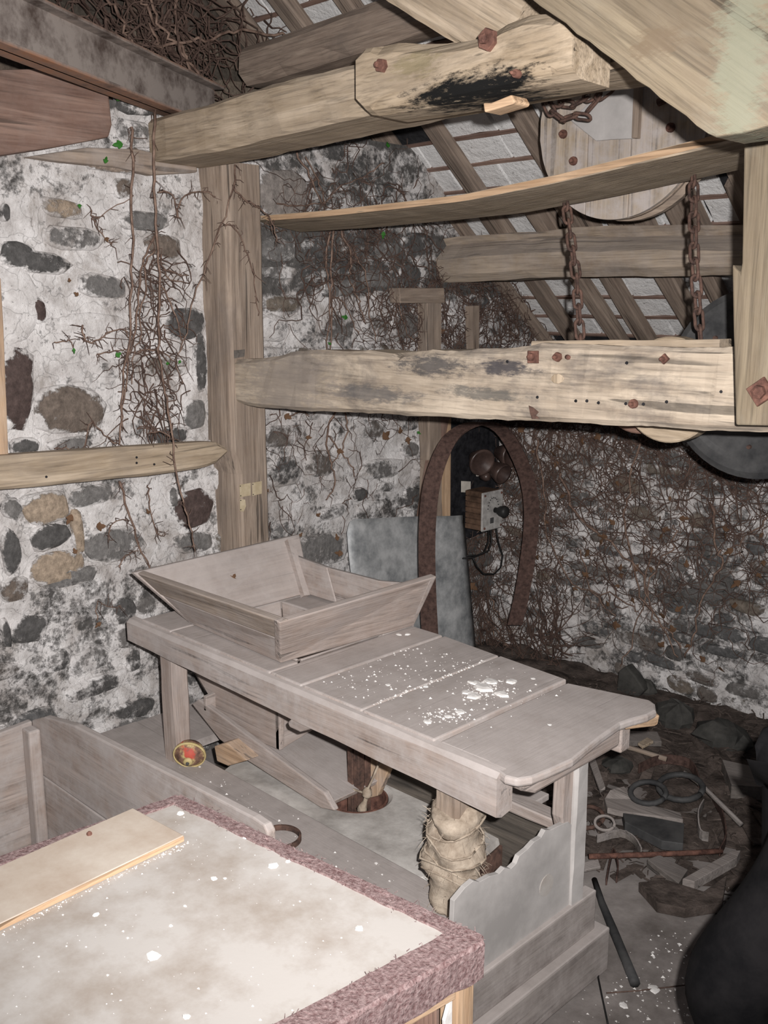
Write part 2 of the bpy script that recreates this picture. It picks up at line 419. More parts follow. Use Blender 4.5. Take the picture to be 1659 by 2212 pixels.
def spx(lst):
    out = []
    for (u0, v0, u1, v1, col, cv) in lst:
        p, q = PX(XW, u0, (v0 + v1) / 2), PX(XW, u1, (v0 + v1) / 2); t, b_ = PX(XW, (u0 + u1) / 2, v0), PX(XW, (u0 + u1) / 2, v1)
        out.append(((p.y + q.y) / 2, (t.z + b_.z) / 2, (q.y - p.y) * 1.05, (t.z - b_.z) * 1.05, col, cv))
    return out
SP1 = spx([(0, 440, 18, 480, DG, .1), (95, 487, 222, 542, MG, .25), (0, 520, 75, 580, DG, .15), (22, 540, 150, 592, DG, .2), (240, 385, 285, 430, BR, .15),
 (82, 430, 180, 470, TN, .35), (255, 455, 362, 500, MG, .3), (308, 505, 392, 562, BR, .2), (160, 592, 275, 645, MG, .3), (66, 640, 96, 700, MR, .1),
 (352, 662, 442, 735, DG, .12), (0, 740, 70, 938, MR, .05), (66, 835, 228, 938, BR, .2), (18, 945, 85, 982, DG, .1), (98, 945, 195, 976, MG, .3), (318, 920, 405, 962, DG, .15),
 (392, 862, 442, 930, MG, .15), (414, 700, 442, 850, DG, .25), (376, 1052, 458, 1140, MR, .05), (358, 1048, 380, 1095, MG, .2), (45, 1060, 150, 1130, TN, .1),
 (60, 1132, 150, 1186, DG, .1), (0, 1140, 42, 1240, DG, .15), (66, 1187, 180, 1262, TN, .1), (152, 1095, 178, 1200, TN, .15), (172, 1140, 312, 1212, MG, .2), (100, 1225, 208, 1266, MG, .2), (0, 1078, 45, 1118, MG, .2),
 (145, 1048, 242, 1092, MG, .25), (368, 1148, 460, 1192, MG, .2), (20, 1328, 100, 1390, DG, .2), (238, 1290, 292, 1350, DG, .3), (92, 1400, 152, 1450, DG, .35),
 (140, 1460, 272, 1502, DG, .3), (245, 1510, 335, 1550, DG, .3), (195, 1553, 330, 1625, MG, .2), (0, 1245, 60, 1300, BR, .3), (150, 1400, 235, 1450, MG, .4), (270, 1395, 300, 1450, DG, .35),
 (185, 1290, 240, 1330, MG, .4), (400, 1445, 460, 1480, DG, .3), (375, 1500, 425, 1545, MG, .3), (0, 1330, 20, 1400, DG, .3),
 (2, 578, 78, 742, (.5, .49, .48), .9),
 (560, 512, 640, 568, MG, .25), (646, 515, 730, 560, DG, .3), (735, 500, 800, 548, DG, .25), (805, 520, 860, 560, MG, .2), (862, 568, 905, 622, DG, .1), (775, 585, 855, 622, MG, .2), (562, 575, 640, 602, MG, .35), (645, 565, 760, 600, DG, .35), (690, 605, 770, 640, MG, .35), (870, 500, 930, 560, DG, .2),
 (570, 985, 652, 1052, DG, .4), (760, 1053, 792, 1082, DG, .1), (865, 955, 902, 986, MG, .2), (775, 990, 868, 1035, MG, .42), (812, 1040, 850, 1062, MG, .4), (640, 1150, 746, 1222, MG, .3), (590, 1120, 640, 1160, MG, .4), (870, 1050, 905, 1105, DG, .3), (690, 1090, 745, 1120, MG, .35),
 (556, 360, 664, 472, (.30, .27, .25), .05), (680, 300, 742, 352, DG, .3), (760, 308, 822, 392, DG, .35), (700, 352, 785, 402, DG, .35), (790, 395, 860, 440, DG, .4), (668, 405, 730, 440, MG, .4),
 (245, 200, 335, 250, DG, .4), (250, 258, 335, 320, MG, .3), (255, 322, 345, 345, BR, .2), (180, 345, 300, 372, (.36, .29, .24), .15)])
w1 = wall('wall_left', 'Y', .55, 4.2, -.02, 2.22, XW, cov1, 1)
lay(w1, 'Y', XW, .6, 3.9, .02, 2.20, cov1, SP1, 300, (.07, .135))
# the gable above steps back from the ledge
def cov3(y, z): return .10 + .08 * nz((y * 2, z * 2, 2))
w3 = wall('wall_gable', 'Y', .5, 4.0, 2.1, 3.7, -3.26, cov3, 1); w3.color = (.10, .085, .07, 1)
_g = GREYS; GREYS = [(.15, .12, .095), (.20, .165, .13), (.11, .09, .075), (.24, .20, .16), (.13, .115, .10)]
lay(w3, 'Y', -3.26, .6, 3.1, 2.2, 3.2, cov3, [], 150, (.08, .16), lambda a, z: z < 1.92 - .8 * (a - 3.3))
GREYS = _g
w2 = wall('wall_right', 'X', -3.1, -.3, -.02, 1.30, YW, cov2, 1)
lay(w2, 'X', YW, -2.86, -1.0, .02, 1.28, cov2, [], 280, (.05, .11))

# ------------------------------------------------------------------ roof slope
RO, RE, RN = V((0, 3.3, 1.92)), V((0, .78087, -.62470)), V((0, .62470, .78087))
def rp(x, y, n=0): return V((x, y, 1.92 - .8 * (y - 3.3))) + RN * n
rw_ = G()
_a = [rp(-3.6, .9, .10), rp(-.3, .9, .10), rp(-.3, 4.3, .10), rp(-3.6, 4.3, .10)]
roof = put('ceiling', rw_.prism(_a, RN * .03).mesh(), simple('slate_back', (.02, .02, .022), (.05, .05, .055), 12, .8), None, Matrix()); tag(roof, kind='structure')
RM = Matrix((V((1, 0, 0)), RE, RN)).transposed().to_4x4()
slv = []
for k in range(6):
    r = random.Random(k); g = G(); n = 5; R = []
    pts = [(-.5, -.5), (-.17, -.5 + r.uniform(-.03, .03)), (.17, -.5 + r.uniform(-.03, .03)), (.5, -.5), (.5 + r.uniform(-.02, .02), 0), (.5, .5), (.16, .5 + r.uniform(-.05, .03)), (-.18, .5 + r.uniform(-.05, .03)), (-.5, .5), (-.5 + r.uniform(-.02, .02), 0)]
    g.rings([[V((x * .96, y * .96, -.5 - .3 * r.random())) for x, y in pts], [V((x, y, .5)) for x, y in pts]])
    me = g.mesh(); me.materials.append(SLATEW); slv.append(me)
def on_roof(u, v):
    d = ray(u, v); return EYE + d * ((1.92 + .8 * 3.3 - EYE.z) / (d.z + .8 * d.y))
holes = [on_roof(915, 330), on_roof(1565, 425), on_roof(955, 495)]
def holed(p): return any(abs(p.x - h.x) < .10 and abs(p.y - h.y) < .06 for h in holes)
yb = 3.93; row = 0; cnt = 0
while yb > 1.5:
    y2 = yb - .105; ym = (yb + y2) / 2
    bt = timber('batten', rp(-3.32, yb, .066), rp(-.5, yb, .066), .016, .014, wood('red'), roof, up=RN, seg=10, amp=.003)
    x = -3.32 + random.uniform(-.1, 0)
    while x < -.95 and cnt < 300:
        wd = random.uniform(.15, .27); c = rp(x + wd / 2, ym, .074)
        if not (yb < 2.2 and x > -2.2):
            M = RM.copy(); M.translation = c
            M = M @ Matrix.Rotation(random.uniform(-.03, .03), 4, 'X') @ Matrix.Rotation(random.uniform(-.02, .02), 4, 'Y') @ Matrix.Diagonal((wd - .004, .124, .012, 1))
            o = bpy.data.objects.new('slate', random.choice(slv)); COL.objects.link(o); o.parent = roof; o.matrix_basis = M
            o.color = (.03, .03, .033, random.uniform(.0, .1)) if holed(c) else (.16, .15, .145, random.uniform(.85, 1.35)); cnt += 1
        x += wd
    yb = y2
RAFT = wood('rafter')
for x, wd in ((-3.2, .10), (-2.93, .08), (-2.655, .072), (-2.258, .075), (-1.99, .07), (-1.58, .07), (-1.25, .07)):
    timber('rafter', rp(x, 1.3, .025), rp(x + random.uniform(-.02, .02), 3.42, .022), wd, .05, RAFT, roof, up=RN, amp=.006, seg=16)
for x, wd in ((-2.885, .07), (-2.69, .068), (-2.455, .066), (-2.30, .07), (-2.045, .085), (-1.86, .065), (-1.60, .07), (-1.35, .07)):
    timber('rafter', rp(x, 3.22, .026), rp(x + random.uniform(-.015, .02), 4.05, .022), wd, .05, RAFT, roof, up=RN, amp=.005, seg=10)
for x in (-2.41, -2.12, -1.80):
    timber('rafter', rp(x, 3.18, .027), rp(x, 3.46, .027), .06, .045, RAFT, roof, up=RN, amp=.004, seg=5)

# purlins
def xbeam(name, x0, x1, yfn, zb, zt, th, mat, seg=40, amp=.007, c=.02, ridge=0):
    R = []
    sd = random.random() * 40
    for i in range(seg + 1):
        t = i / seg; x = x0 + (x1 - x0) * t; yf = yfn(t); a, b_ = zb(x), zt(x)
        j = lambda k: amp * (nz((x * 5, k * 1.7, sd)) + .5 * nz((x * 17, k * 2.3, sd)))
        R.append([V((x, yf + c + j(1), a + j(2))), V((x, yf + th - c, a + j(3))), V((x, yf + th, a + c)), V((x, yf + th, b_ - c)), V((x, yf + th - c, b_ + j(4))), V((x, yf + c, b_ + j(5))), V((x, yf + ridge * .8 + j(6), b_ - c + j(7)))] + ([V((x, yf - .02 + j(8), a + (b_ - a) * .52 + j(10)))] if ridge else []) + [V((x, yf + j(8), a + c + j(9)))])
    return put(name, G().rings(R).mesh(), mat)
o = xbeam('purlin', -2.9, -.55, lambda t: 3.2, lambda x: 1.695 + .012 * math.sin((x + 2.9) * 2.2), lambda x: 1.872 + .012 * math.sin((x + 2.9) * 3), .17, wood('purlin', 'X', .4), c=.03, ridge=.06)
tag(o, 'long weathered purlin low under the right roof slope, one end in the wall', 'beam')
o = timber('purlin', (-2.98, 2.33, 2.42), (-.8, 2.29, 2.47), .13, .13, wood('rafter'), amp=.012, ch=.25, seg=20)
tag(o, 'upper purlin log behind the big tie beam, near the top of the picture', 'beam')

# ------------------------------------------------------------------ post, rail and left boards
pst = G()
R = []
for i in range(25):
    z = -.0 + 2.06 * i / 24; jj = lambda k: .006 * nz((z * 3, k * 3, 5)) + .003 * nz((z * 11, k, 9))
    y0, y1, x0, x1 = 2.015 + jj(1), 2.175 + jj(2), -2.885, -2.752 + jj(3)
    if z < 1.05: y0 += .02; x1 -= .0
    R.append([V((x0, y0, z)), V((x1 - .05, y0 + jj(7), z)), V((x1 - .012, y0 + .006, z)), V((x1, y0 + .022, z)), V((x1 + jj(5), (y0 + y1) / 2, z)), V((x1, y1 - .012, z)), V((x1 - .012, y1, z)), V((x0, y1, z))])
post = put('post', pst.rings(R).mesh(), wood('post', 'Z')); tag(post, 'upright oak post standing against the whitewashed wall behind the hopper', 'post')
slab('slot_shade_patch', [PX(-2.748, 506, 757), PX(-2.748, 529, 755), PX(-2.748, 528, 770), PX(-2.748, 507, 774)], (-.003, 0, 0), wood('dark'), post, 0)['label'] = 'thin dark patch painting the shade of an empty slot'  # thin dark plate paints the shade of an empty slot; none is cut
for nm, pp in (('paper_notice', [(517, 1047), (541, 1043), (541, 1070), (518, 1074)]), ('paper_notice', [(544, 1043), (565, 1039), (565, 1066), (545, 1071)]), ('paper_notice', [(518, 1078), (529, 1079), (531, 1093), (526, 1105), (518, 1104)])):
    slab(nm, [PX(-2.744, *p) for p in pp], (.0015, 0, 0), CARD, post, 0)['label'] = 'torn yellowed paper notice pinned on'
    for p in (pp[0], pp[-1]):
        q = PX(-2.7425, p[0] + 2, p[1] + 3 if p is pp[0] else p[1] - 3); put('pin', G().lathe([(.0022, 0), (.0015, .002)], Matrix.Translation(q) @ Matrix.Rotation(math.pi / 2, 4, 'Y'), 6).mesh(), SLATEB, post)

def ybeam(name, x, top, bot, th, mat, seg=26, parent=None, amp=.003):   # face lies in plane x, outline from survey
    u0, u1 = top[0][0], top[-1][0]; R = []; c = .010
    for i in range(seg + 1):
        u = u0 + (u1 - u0) * i / seg; a = PX(x, u, lerp_line(bot, u)); b_ = PX(x, u, lerp_line(top, u)); b_.y = a.y
        jn = lambda k: amp * nz((a.y * 8, k * 3, 2))
        R.append([V((x - c, a.y, a.z + jn(1))), V((x + jn(2), a.y, a.z + c)), V((x + jn(3), a.y, b_.z - c)), V((x - c, a.y, b_.z + jn(4))), V((x - th, a.y, b_.z)), V((x - th, a.y, a.z))])
    return put(name, G().rings(R).mesh(), mat, parent)
rail = ybeam('rail', -2.715, [(-60, 988), (0, 985), (250, 968), (440, 955), (478, 956), (492, 968)], [(-60, 1070), (0, 1060), (200, 1040), (330, 1028), (440, 1012), (480, 996), (492, 980)], .05, wood('beam', 'Y'))
tag(rail, 'horizontal pale timber rail tapering to the post across the left wall', 'rail')
for p in ((295, 988), (333, 1003), (295, 1000), (100, 1030)):
    q = PX(-2.713, *p); put('nail_or_hole', G().lathe([(.004, 0), (.003, .003)], Matrix.Translation(q) @ Matrix.Rotation(math.pi / 2, 4, 'Y'), 7).mesh(), SLATEB, rail)
o = slab('upright_board', [PX(-2.75, *p) for p in ((-60, 600), (2, 600), (8, 700), (19, 984), (-60, 988))], (-.03, 0, 0), wood('raw', 'Z', .3)); tag(o, 'thin upright board at the left edge, standing on the pale rail', 'board')
o = slab('lintel_board', [PX(-2.80, *p) for p in ((-80, 152), (0, 150), (170, 146), (215, 172), (236, 205), (243, 270), (236, 296), (120, 318), (0, 336), (-80, 345))], (-.1, 0, 0), wood('red', 'Y'), None, .006)
tag(o, 'broad reddish brown timber lintel built into the wall at upper left', 'beam')
o = slab('wall_plate', [PX(-2.845, *p) for p in ((60, 338), (190, 318), (300, 322), (425, 352), (428, 372), (330, 378), (255, 362), (120, 348))], (-.06, 0, 0), wood('post', 'Y', .5), None, .006)
tag(o, 'flat brown wall plate under the end of the tie beam', 'beam')

# ------------------------------------------------------------------ tie beam at the top with its bolster
def top_yf(t): return 1.825 - .10 * t
tb = xbeam('tie_beam', -2.86, -.72, lambda t: 1.815 - .10 * t, lambda x: 2.050 + .006 * math.sin(x * 3), lambda x: 2.178 + .004 * math.sin(x * 5) - .018 * max(0, min(1, (x + 1.6) / .8)), .20, wood('beam'), c=.012)
tag(tb, 'heavy squared tie beam running across the top from the left wall', 'beam')
bl = G()
R = []
ptsT = [(768, 118), (775, 104), (800, 100), (850, 88), (900, 92), (960, 90), (1000, 84), (1040, 74), (1080, 48), (1130, 28), (1180, 26), (1215, 42), (1234, 72)]
ptsB = [(768, 225), (775, 240), (800, 243), (900, 226), (1000, 207), (1100, 186), (1200, 168), (1234, 160)]
for i in range(31):
    u = 768 + (1234 - 768) * i / 30; yf = 1.665 - .065 * i / 30
    a = PY(yf, u, lerp_line(ptsB, u)); b_ = PY(yf, u, lerp_line(ptsT, u)); b_.x = a.x
    e = .022 if 2 < i < 28 else .012
    q = .01 * nz((a.x * 6, 0, 3))
    R.append([a + V((0, .03, -.004)), a + V((0, q + .008, .006)), a + V((0, q, e)), b_ + V((0, q, -e)), b_ + V((0, e, 0)), V((b_.x, yf + .125, b_.z)), V((a.x, yf + .125, a.z - .006))])
bol = put('bolster', bl.rings(R).mesh(), wood('beam', 'X', 0, [(tuple(PY(1.65, 1000, 200)), (.20, .2, .036), (.006, .006, .006), 1.0), (tuple(PY(1.65, 1090, 190)), (.12, .2, .028), (.006, .006, .006), 1.0), (tuple(PY(1.65, 900, 140)), (.09, .2, .03), (.20, .17, .08), .5)])); tag(bol, 'pale carved bolster block bolted to the front of the tie beam', 'beam')
def washer(parent, c, nrm, size, shape='square', rot=0, mat=RUST, nut=True, name='bolt'):
    M = frame(c, c + nrm) @ Matrix.Rotation(math.pi / 2, 4, 'Y')
    n = {'square': 4, 'hex': 6, 'round': 14}[shape]; r = size / 2 * (1.414 if n == 4 else 1)
    g = G(); Mr = M @ Matrix.Rotation(rot + (math.pi / 4 if n == 4 else 0), 4, 'Z')
    g.lathe([(r, -.004), (r, .006), (r * .93, .009)], Mr, n)
    if nut: g.lathe([(r * .48, .008), (r * .46, .019), (r * .25, .022)], M @ Matrix.Rotation(.4, 4, 'Z'), 6 if shape != 'round' else 10)
    return put(name, g.mesh(), mat, parent)
NY = V((0, -1, 0))
for (u, v, s, sh, rt) in ((825, 142, .030, 'hex', .3), (1055, 86, .044, 'hex', .1), (1118, 160, .016, 'round', 0)):
    washer(bol, PY(1.66 - .065 * (u - 768) / 466, u, v), NY, s, sh, rt)
o = slab('wood_offcut', [PY(1.60, *p) for p in ((1043, 222), (1060, 222), (1104, 204), (1112, 218), (1108, 224), (1046, 243))], (0, .05, 0), wood('raw', 'X', 0), None, .003); tag(o, 'small split offcut of fresh wood wedged under the bolster', 'wood')

# braces at upper right
def slabM(name, A, B, pts, vec, mat, b=.004):
    M = frame(A, B); I = M.inverted()
    o = put(name, G().prism([I @ p for p in pts], I.to_3x3() @ V(vec)).mesh(), mat, None, M)
    return bev(o, b)
edge_ = [(1010 + 26 * k + random.uniform(-3, 3), -107 + 19.85 * k + random.uniform(-3, 3)) for k in range(21)]
o = slabM('brace', PY(1.5, 1150, 0), PY(1.5, 1530, 290), [PY(1.5, *p) for p in edge_ + [(1545, 296), (1600, 288), (1760, 246), (1760, -107)]], (0, .10, 0), wood('brace', 'X', None, [(tuple(PY(1.5, 1420, 90)), (.05, .2, .03), (.15, .11, .07), .8), (tuple(PY(1.5, 1600, 140)), (.05, .3, .2), (.22, .225, .165), .8)]))
tag(o, 'broad sawn diagonal brace filling the top right corner, grain showing', 'beam'); brace = o
o = timber('brace', PY(1.80, 850, -130), PY(1.80, 1150, 50), .10, .21, wood('beam'), amp=.006, ch=.06); tag(o, 'sawn diagonal timber behind the bolster, rising out of the top edge', 'beam')

# ------------------------------------------------------------------ middle beam
TL = [(503, 778), (560, 775), (600, 770), (628, 760), (690, 757), (745, 760), (790, 757), (845, 762), (852, 775), (872, 762), (930, 757), (1000, 756), (1100, 752), (1145, 746), (1155, 742), (1240, 744), (1400, 750), (1540, 752), (1660, 742), (1720, 740)]
BL = [(503, 868), (540, 878), (620, 886), (760, 892), (900, 899), (1000, 904), (1100, 908), (1250, 915), (1400, 922), (1520, 930), (1659, 934), (1720, 938)]
R = []
for i in range(90):
    u = 503 + (1720 - 503) * i / 89; a = PY(2.04, u, lerp_line(BL, u)); b_ = PY(2.04, u, lerp_line(TL, u)); b_.x = a.x
    j = lambda k: .004 * nz((a.x * 9, k * 2.1, 4)) + .0025 * nz((a.x * 31, k, 6))
    c = .012
    R.append([a + V((0, c, j(1))), a + V((0, j(2), c)), V((a.x, 2.04 + j(6), (a.z + b_.z) / 2)), b_ + V((0, j(3), -c)), b_ + V((0, c, j(4))), b_ + V((0, .11, .0)), V((a.x, 2.15, a.z + .004))])
mb = put('middle_beam', G().rings(R).mesh(), wood('pale', 'X', None, [(tuple(PY(2.04, 930, 790)), (.16, .3, .035), (.05, .05, .055), .85), (tuple(PY(2.04, 1090, 795)), (.10, .3, .025), (.03, .03, .04), .9), (tuple(PY(2.04, 800, 850)), (.22, .3, .03), (.10, .10, .105), .7), (tuple(PY(2.04, 1040, 850)), (.16, .3, .02), (.09, .09, .085), .75), (tuple(PY(2.04, 620, 830)), (.25, .3, .2), (.30, .26, .225), .75)])); tag(mb, 'long bleached beam with dark mould stains and rusty bolts crossing the middle', 'beam')
for (u, v, s, sh, rt) in ((1154, 771, .031, 'square', .03), (1206, 771, .024, 'hex', .2), (1437, 775, .017, 'square', .78), (1370, 872, .022, 'round', 0)):
    washer(mb, PY(2.04, u, v), NY, s, sh, rt)
q = PY(2.036, 1225, 771); put('bolt_end', G().tube([q, q + V((.012, -.012, 0))], .006, 8).mesh(), RUST, mb)
for p in ((1354, 784), (1161, 858), (1244, 866), (1268, 866), (1293, 870), (1390, 873), (1352, 872), (1440, 868), (1096, 781), (1558, 846)):
    q = PY(2.0385, *p); put('nail_or_hole', G().lathe([(.0042, 0), (.003, .003)], frame(q, q + NY) @ Matrix.Rotation(math.pi / 2, 4, 'Y'), 7).mesh(), SLATEB, mb)  # raised dark discs stand in for small shaded holes in the beam
o = slab('knot_plug', [PY(2.0385, 1205 + 14 * math.cos(a * .7), 818 + 11 * math.sin(a * .7)) for a in range(9)], (0, -.003, 0), wood('beam', 'Z', 0), mb, .002)
slab('split_shade_patch', [PY(2.0375, *p) for p in ((1143, 876), (1152, 880), (1164, 890), (1158, 897), (1166, 904), (1150, 905), (1146, 893))], (0, -.002, 0), RUSTD, mb, 0)  # raised dark patch colours in the shade of a split; nothing is cut
o = timber('batten', PY(2.07, 1145, 746) + V((0, .035, 0)), PY(2.07, 1552, 744) + V((0, .035, 0)), .06, .022, wood('beam'), amp=.004); tag(o, 'thin pale batten lying along the top of the middle beam', 'board')
# upright at right, in front of the beam
R = []
o = slab('upright_timber', [PY(1.975, *p) for p in ((1644, -60), (1632, 570), (1628, 590), (1611, 572), (1613, 700), (1618, 913), (1720, 915), (1720, -60))], (0, -.06, 0), wood('brace', 'Z'), None, .004)
tag(o, 'upright pale timber at the right edge, bolted in front of the middle beam', 'post')
washer(o, PY(1.914, 1645, 846), NY, .042, 'square', .65)

# ------------------------------------------------------------------ shelf plank and chains
tt = [(560, 466), (700, 455), (860, 437), (1000, 420), (1200, 378), (1400, 328), (1520, 298), (1640, 266), (1700, 252)]
R = []
for i in range(41):
    u = 552 + (1700 - 552) * i / 40; f_ = PY(2.2, u, lerp_line(tt, u)); k = i / 40
    thk = .014 + .013 * k; wdt = .20 + .16 * k
    tz = -.03 + .035 * k
    j = .003 * nz((u * .02, 2, 2))
    R.append([f_ + V((0, 0, 0)), f_ + V((0, -.002 + j, -thk)), f_ + V((0, wdt * .5, -thk - .002 + tz * .5 + j)), f_ + V((0, wdt + j * 2, -thk + tz)), f_ + V((0, wdt, tz + .002)), f_ + V((0, wdt * .5, .002 + tz * .5))])
sh_ = put('shelf_plank', G().rings(R).mesh(), wood('beam')); tag(sh_, 'long sagging shelf plank with a sawn orange edge hung from chains', 'shelf')
slab('sawn_edge', [PY(2.197, u, lerp_line(tt, u) + 1) for u in range(560, 1640, 40)] + [PY(2.197, u, lerp_line(tt, u) + 12 + 7 * (u - 560) / 1080) for u in range(1620, 540, -40)], (0, .004, 0), wood('raw', 'X', 0), sh_, 0)['label'] = 'orange sawn front edge'
o = timber('rear_batten', PY(2.46, 640, 486) , PY(2.56, 1640, 345) + V((0, 0, -.002)), .03, .022, wood('red'), sh_, amp=.003, seg=20)
def link_mesh(L, wd, r):
    pts = []; n = 6; h = L / 2 - wd / 2
    for k in range(n + 1): a = math.pi * k / n; pts.append(V((math.cos(a) * wd / 2, 0, h + math.sin(a) * wd / 2)))
    for k in range(n + 1): a = math.pi + math.pi * k / n; pts.append(V((math.cos(a) * wd / 2, 0, -h + math.sin(a) * wd / 2)))
    pts.append(pts[0]); g = G().tube(pts, r, 6, False); me = g.mesh(True); me.materials.append(RUSTD); return me
LK = link_mesh(.056, .023, .0045)
def chain(pts, label, pitch=.043, cat='chain', group=None):
    t = thing('chain', label, cat, pts[-1], group)
    pts = [V(p) for p in pts]; d = []; tot = 0
    for a, b_ in zip(pts, pts[1:]): d.append((tot, a, b_)); tot += (b_ - a).length
    n = int(tot / pitch)
    for k in range(n + 1):
        s = k * pitch
        for (t0, a, b_) in d:
            if s <= t0 + (b_ - a).length + 1e-6: break
        dr = (b_ - a).normalized(); c = a + dr * (s - t0)
        M = frame(c, c + dr, V((0, 1, 0))) @ Matrix.Rotation(math.pi / 2, 4, 'Y') @ Matrix.Rotation((math.pi / 4 if k % 2 else -math.pi / 4) + random.uniform(-.3, .3), 4, 'Z')
        put('chain_link', LK, None, t, M)
    return t
chain([PY(2.43, 1222, 436), PY(2.36, 1245, 600), PY(2.32, 1256, 770)], 'rusty chain hanging from the middle of the shelf plank down to the beam')
chain([PY(2.46, 1498, 382), PY(2.38, 1500, 560), PY(2.34, 1516, 770)], 'rusty chain hanging near the right end of the shelf plank')
chain([PY(2.45, 1172, 205), PY(2.45, 1190, 240), PY(2.45, 1215, 258), PY(2.45, 1240, 250), PY(2.45, 1258, 252), PY(2.45, 1280, 228), PY(2.45, 1300, 205), PY(2.45, 1320, 190)], 'rusty chain draped in a loop below the tie beam, before the wooden wheel')
chain([PY(2.47, 1176, 206), PY(2.47, 1205, 222), PY(2.47, 1240, 226), PY(2.47, 1275, 208), PY(2.47, 1300, 196)], 'shorter slack loop of rusty chain lying behind the draped loop')

# ------------------------------------------------------------------ pulleys behind
def ydisc(c, r, th, mat, name, parent, prof=None, n=48):
    M = frame(c, c + V((0, 1, 0))) @ Matrix.Rotation(math.pi / 2, 4, 'Y')
    pr = prof or [(r - .004, 0), (r, .004), (r, th - .004), (r - .004, th)]
    return put(name, G().lathe(pr, M, n).mesh(), mat, parent)
WC = V((-1.655, 2.60, 2.125)); WR = .275
wh = thing('wooden_pulley', 'big boarded wooden pulley wheel behind the shelf plank', 'wheel', WC - V((0, 0, WR)))
ydisc(WC + V((0, .016, 0)), WR, .1, wood('post', 'X', 0), 'rim', wh, [(WR - .01, 0), (WR, .008), (WR, .018), (WR - .035, .03), (WR - .035, .055), (WR, .066), (WR, .085), (WR - .02, .09)])
cuts = [-WR, -.10, .045, WR]
for a, b_ in zip(cuts, cuts[1:]):
    a += .0015; b_ -= .0015; pts = []
    n = 14
    for k in range(n + 1):
        x = max(-WR * .999, min(WR * .999, a + (b_ - a) * k / n)); pts.append((x, -math.sqrt(WR * WR - x * x)))
    pts += [(x, -z) for x, z in reversed(pts)]
    slab('board', [WC + V((x, 0, z)) for x, z in pts], (0, .016, 0), wood('beam', 'Z', 1.1), wh, .002)
slab('cover_board', [PY(2.597, *p) for p in ((1234, 260), (1285, 215), (1330, 150), (1385, 150), (1383, 185), (1370, 300), (1322, 302), (1290, 305))], (0, -.008, 0), PANEL, wh, .002)['label'] = 'grey patch of board'
slab('cleat', [PY(2.597, *p) for p in ((1378, 150), (1392, 150), (1384, 300), (1372, 300))], (0, -.02, 0), wood('post', 'Z'), wh, .002)
for p in ((1218, 290), (1240, 348), (1450, 276)):
    washer(wh, PY(2.60, *p), NY, .026, 'round', 0, RUST)
o = put('iron_pin', G().tube([PY(2.585, 1422, 222), PY(2.585, 1446, 212), PY(2.50, 1470, 209)], [.011, .009, .009], 8).mesh(), RUSTD, wh)
mc = PY(2.62, 1632, 830)
md = thing('metal_disc', 'dark flat metal pulley disc half hidden behind the right upright', 'wheel', mc - V((0, 0, .255)))
ydisc(mc, .258, .03, DARKM, 'disc', md, [(.02, -.03), (.06, -.03), (.06, 0), (.20, -.006), (.215, -.012), (.24, -.012), (.258, -.004), (.258, .03), (.25, .034)], 56)
for k in range(8):
    a = k * .785; q = mc + V((.17 * math.cos(a), -.005, .17 * math.sin(a))); washer(md, q, NY, .012, 'round', 0, RUSTD, False, 'rivet')
c1 = PY(2.26, 1442, 843); c2 = PY(2.35, 1378, 838)
p1 = thing('wooden_pulley', 'pale turned wooden pulley showing above and below the middle beam', 'wheel', c1 - V((0, 0, .13)))
ydisc(c1, .132, .05, wood('beam', 'X', 0), 'disc', p1); ydisc(c1 + V((0, -.012, 0)), .05, .02, RUSTD, 'hub', p1)
p2 = thing('wooden_pulley', 'brown wooden pulley just behind the pale one, under the middle beam', 'wheel', c2 - V((0, 0, .13)))
ydisc(c2, .122, .06, wood('red', 'X', 0), 'disc', p2); ydisc(c2 + V((0, -.012, 0)), .05, .02, RUSTD, 'hub', p2)

# ------------------------------------------------------------------ steel girder top left
A, B = V((-2.205, .80, 2.262)), V((-2.975, 2.15, 2.262))
d = (B - A); M = frame(A, B); L = d.length; g = G()
H, Wf = .14, .085
for zc, hh, ww in ((-H / 2 + .005, .010, Wf), (H / 2 - .005, .010, Wf), (0, H, .010)): g.box((L / 2, 0, zc), (L, ww, hh), M)
m_, nt, b = newmat('rusting_painted_steel'); p_ = objvec(nt); n_ = noi(nt, p_, 9, 8, .7); nn = N(nt, 'ShaderNodeSeparateXYZ'); nt.links.new(N(nt, 'ShaderNodeTexCoord').outputs['Object'], nn.inputs[0])
edge = ramp(nt, mth(nt, 'ADD', mth(nt, 'ABSOLUTE', nn.outputs[2]), mth(nt, 'MULTIPLY', n_, .03)), [(.076, 0.0), (.090, 1.0)])
nt.links.new(mix(nt, edge, ramp(nt, n_, [(.35, (.10, .075, .065)), (.55, (.34, .30, .275))]), ramp(nt, n_, [(.3, (.14, .06, .035)), (.6, (.36, .17, .09))])), b.inputs['Base Color']); bump(nt, b, n_, .3, .004)
gi = put('steel_girder', G.mesh(g), m_, None, Matrix()); tag(gi, 'rusting steel joist running in from the top left onto the tie beam', 'girder')
gi.data.transform(M.inverted()); gi.matrix_basis = M; W[gi] = M; bev(gi, .002)

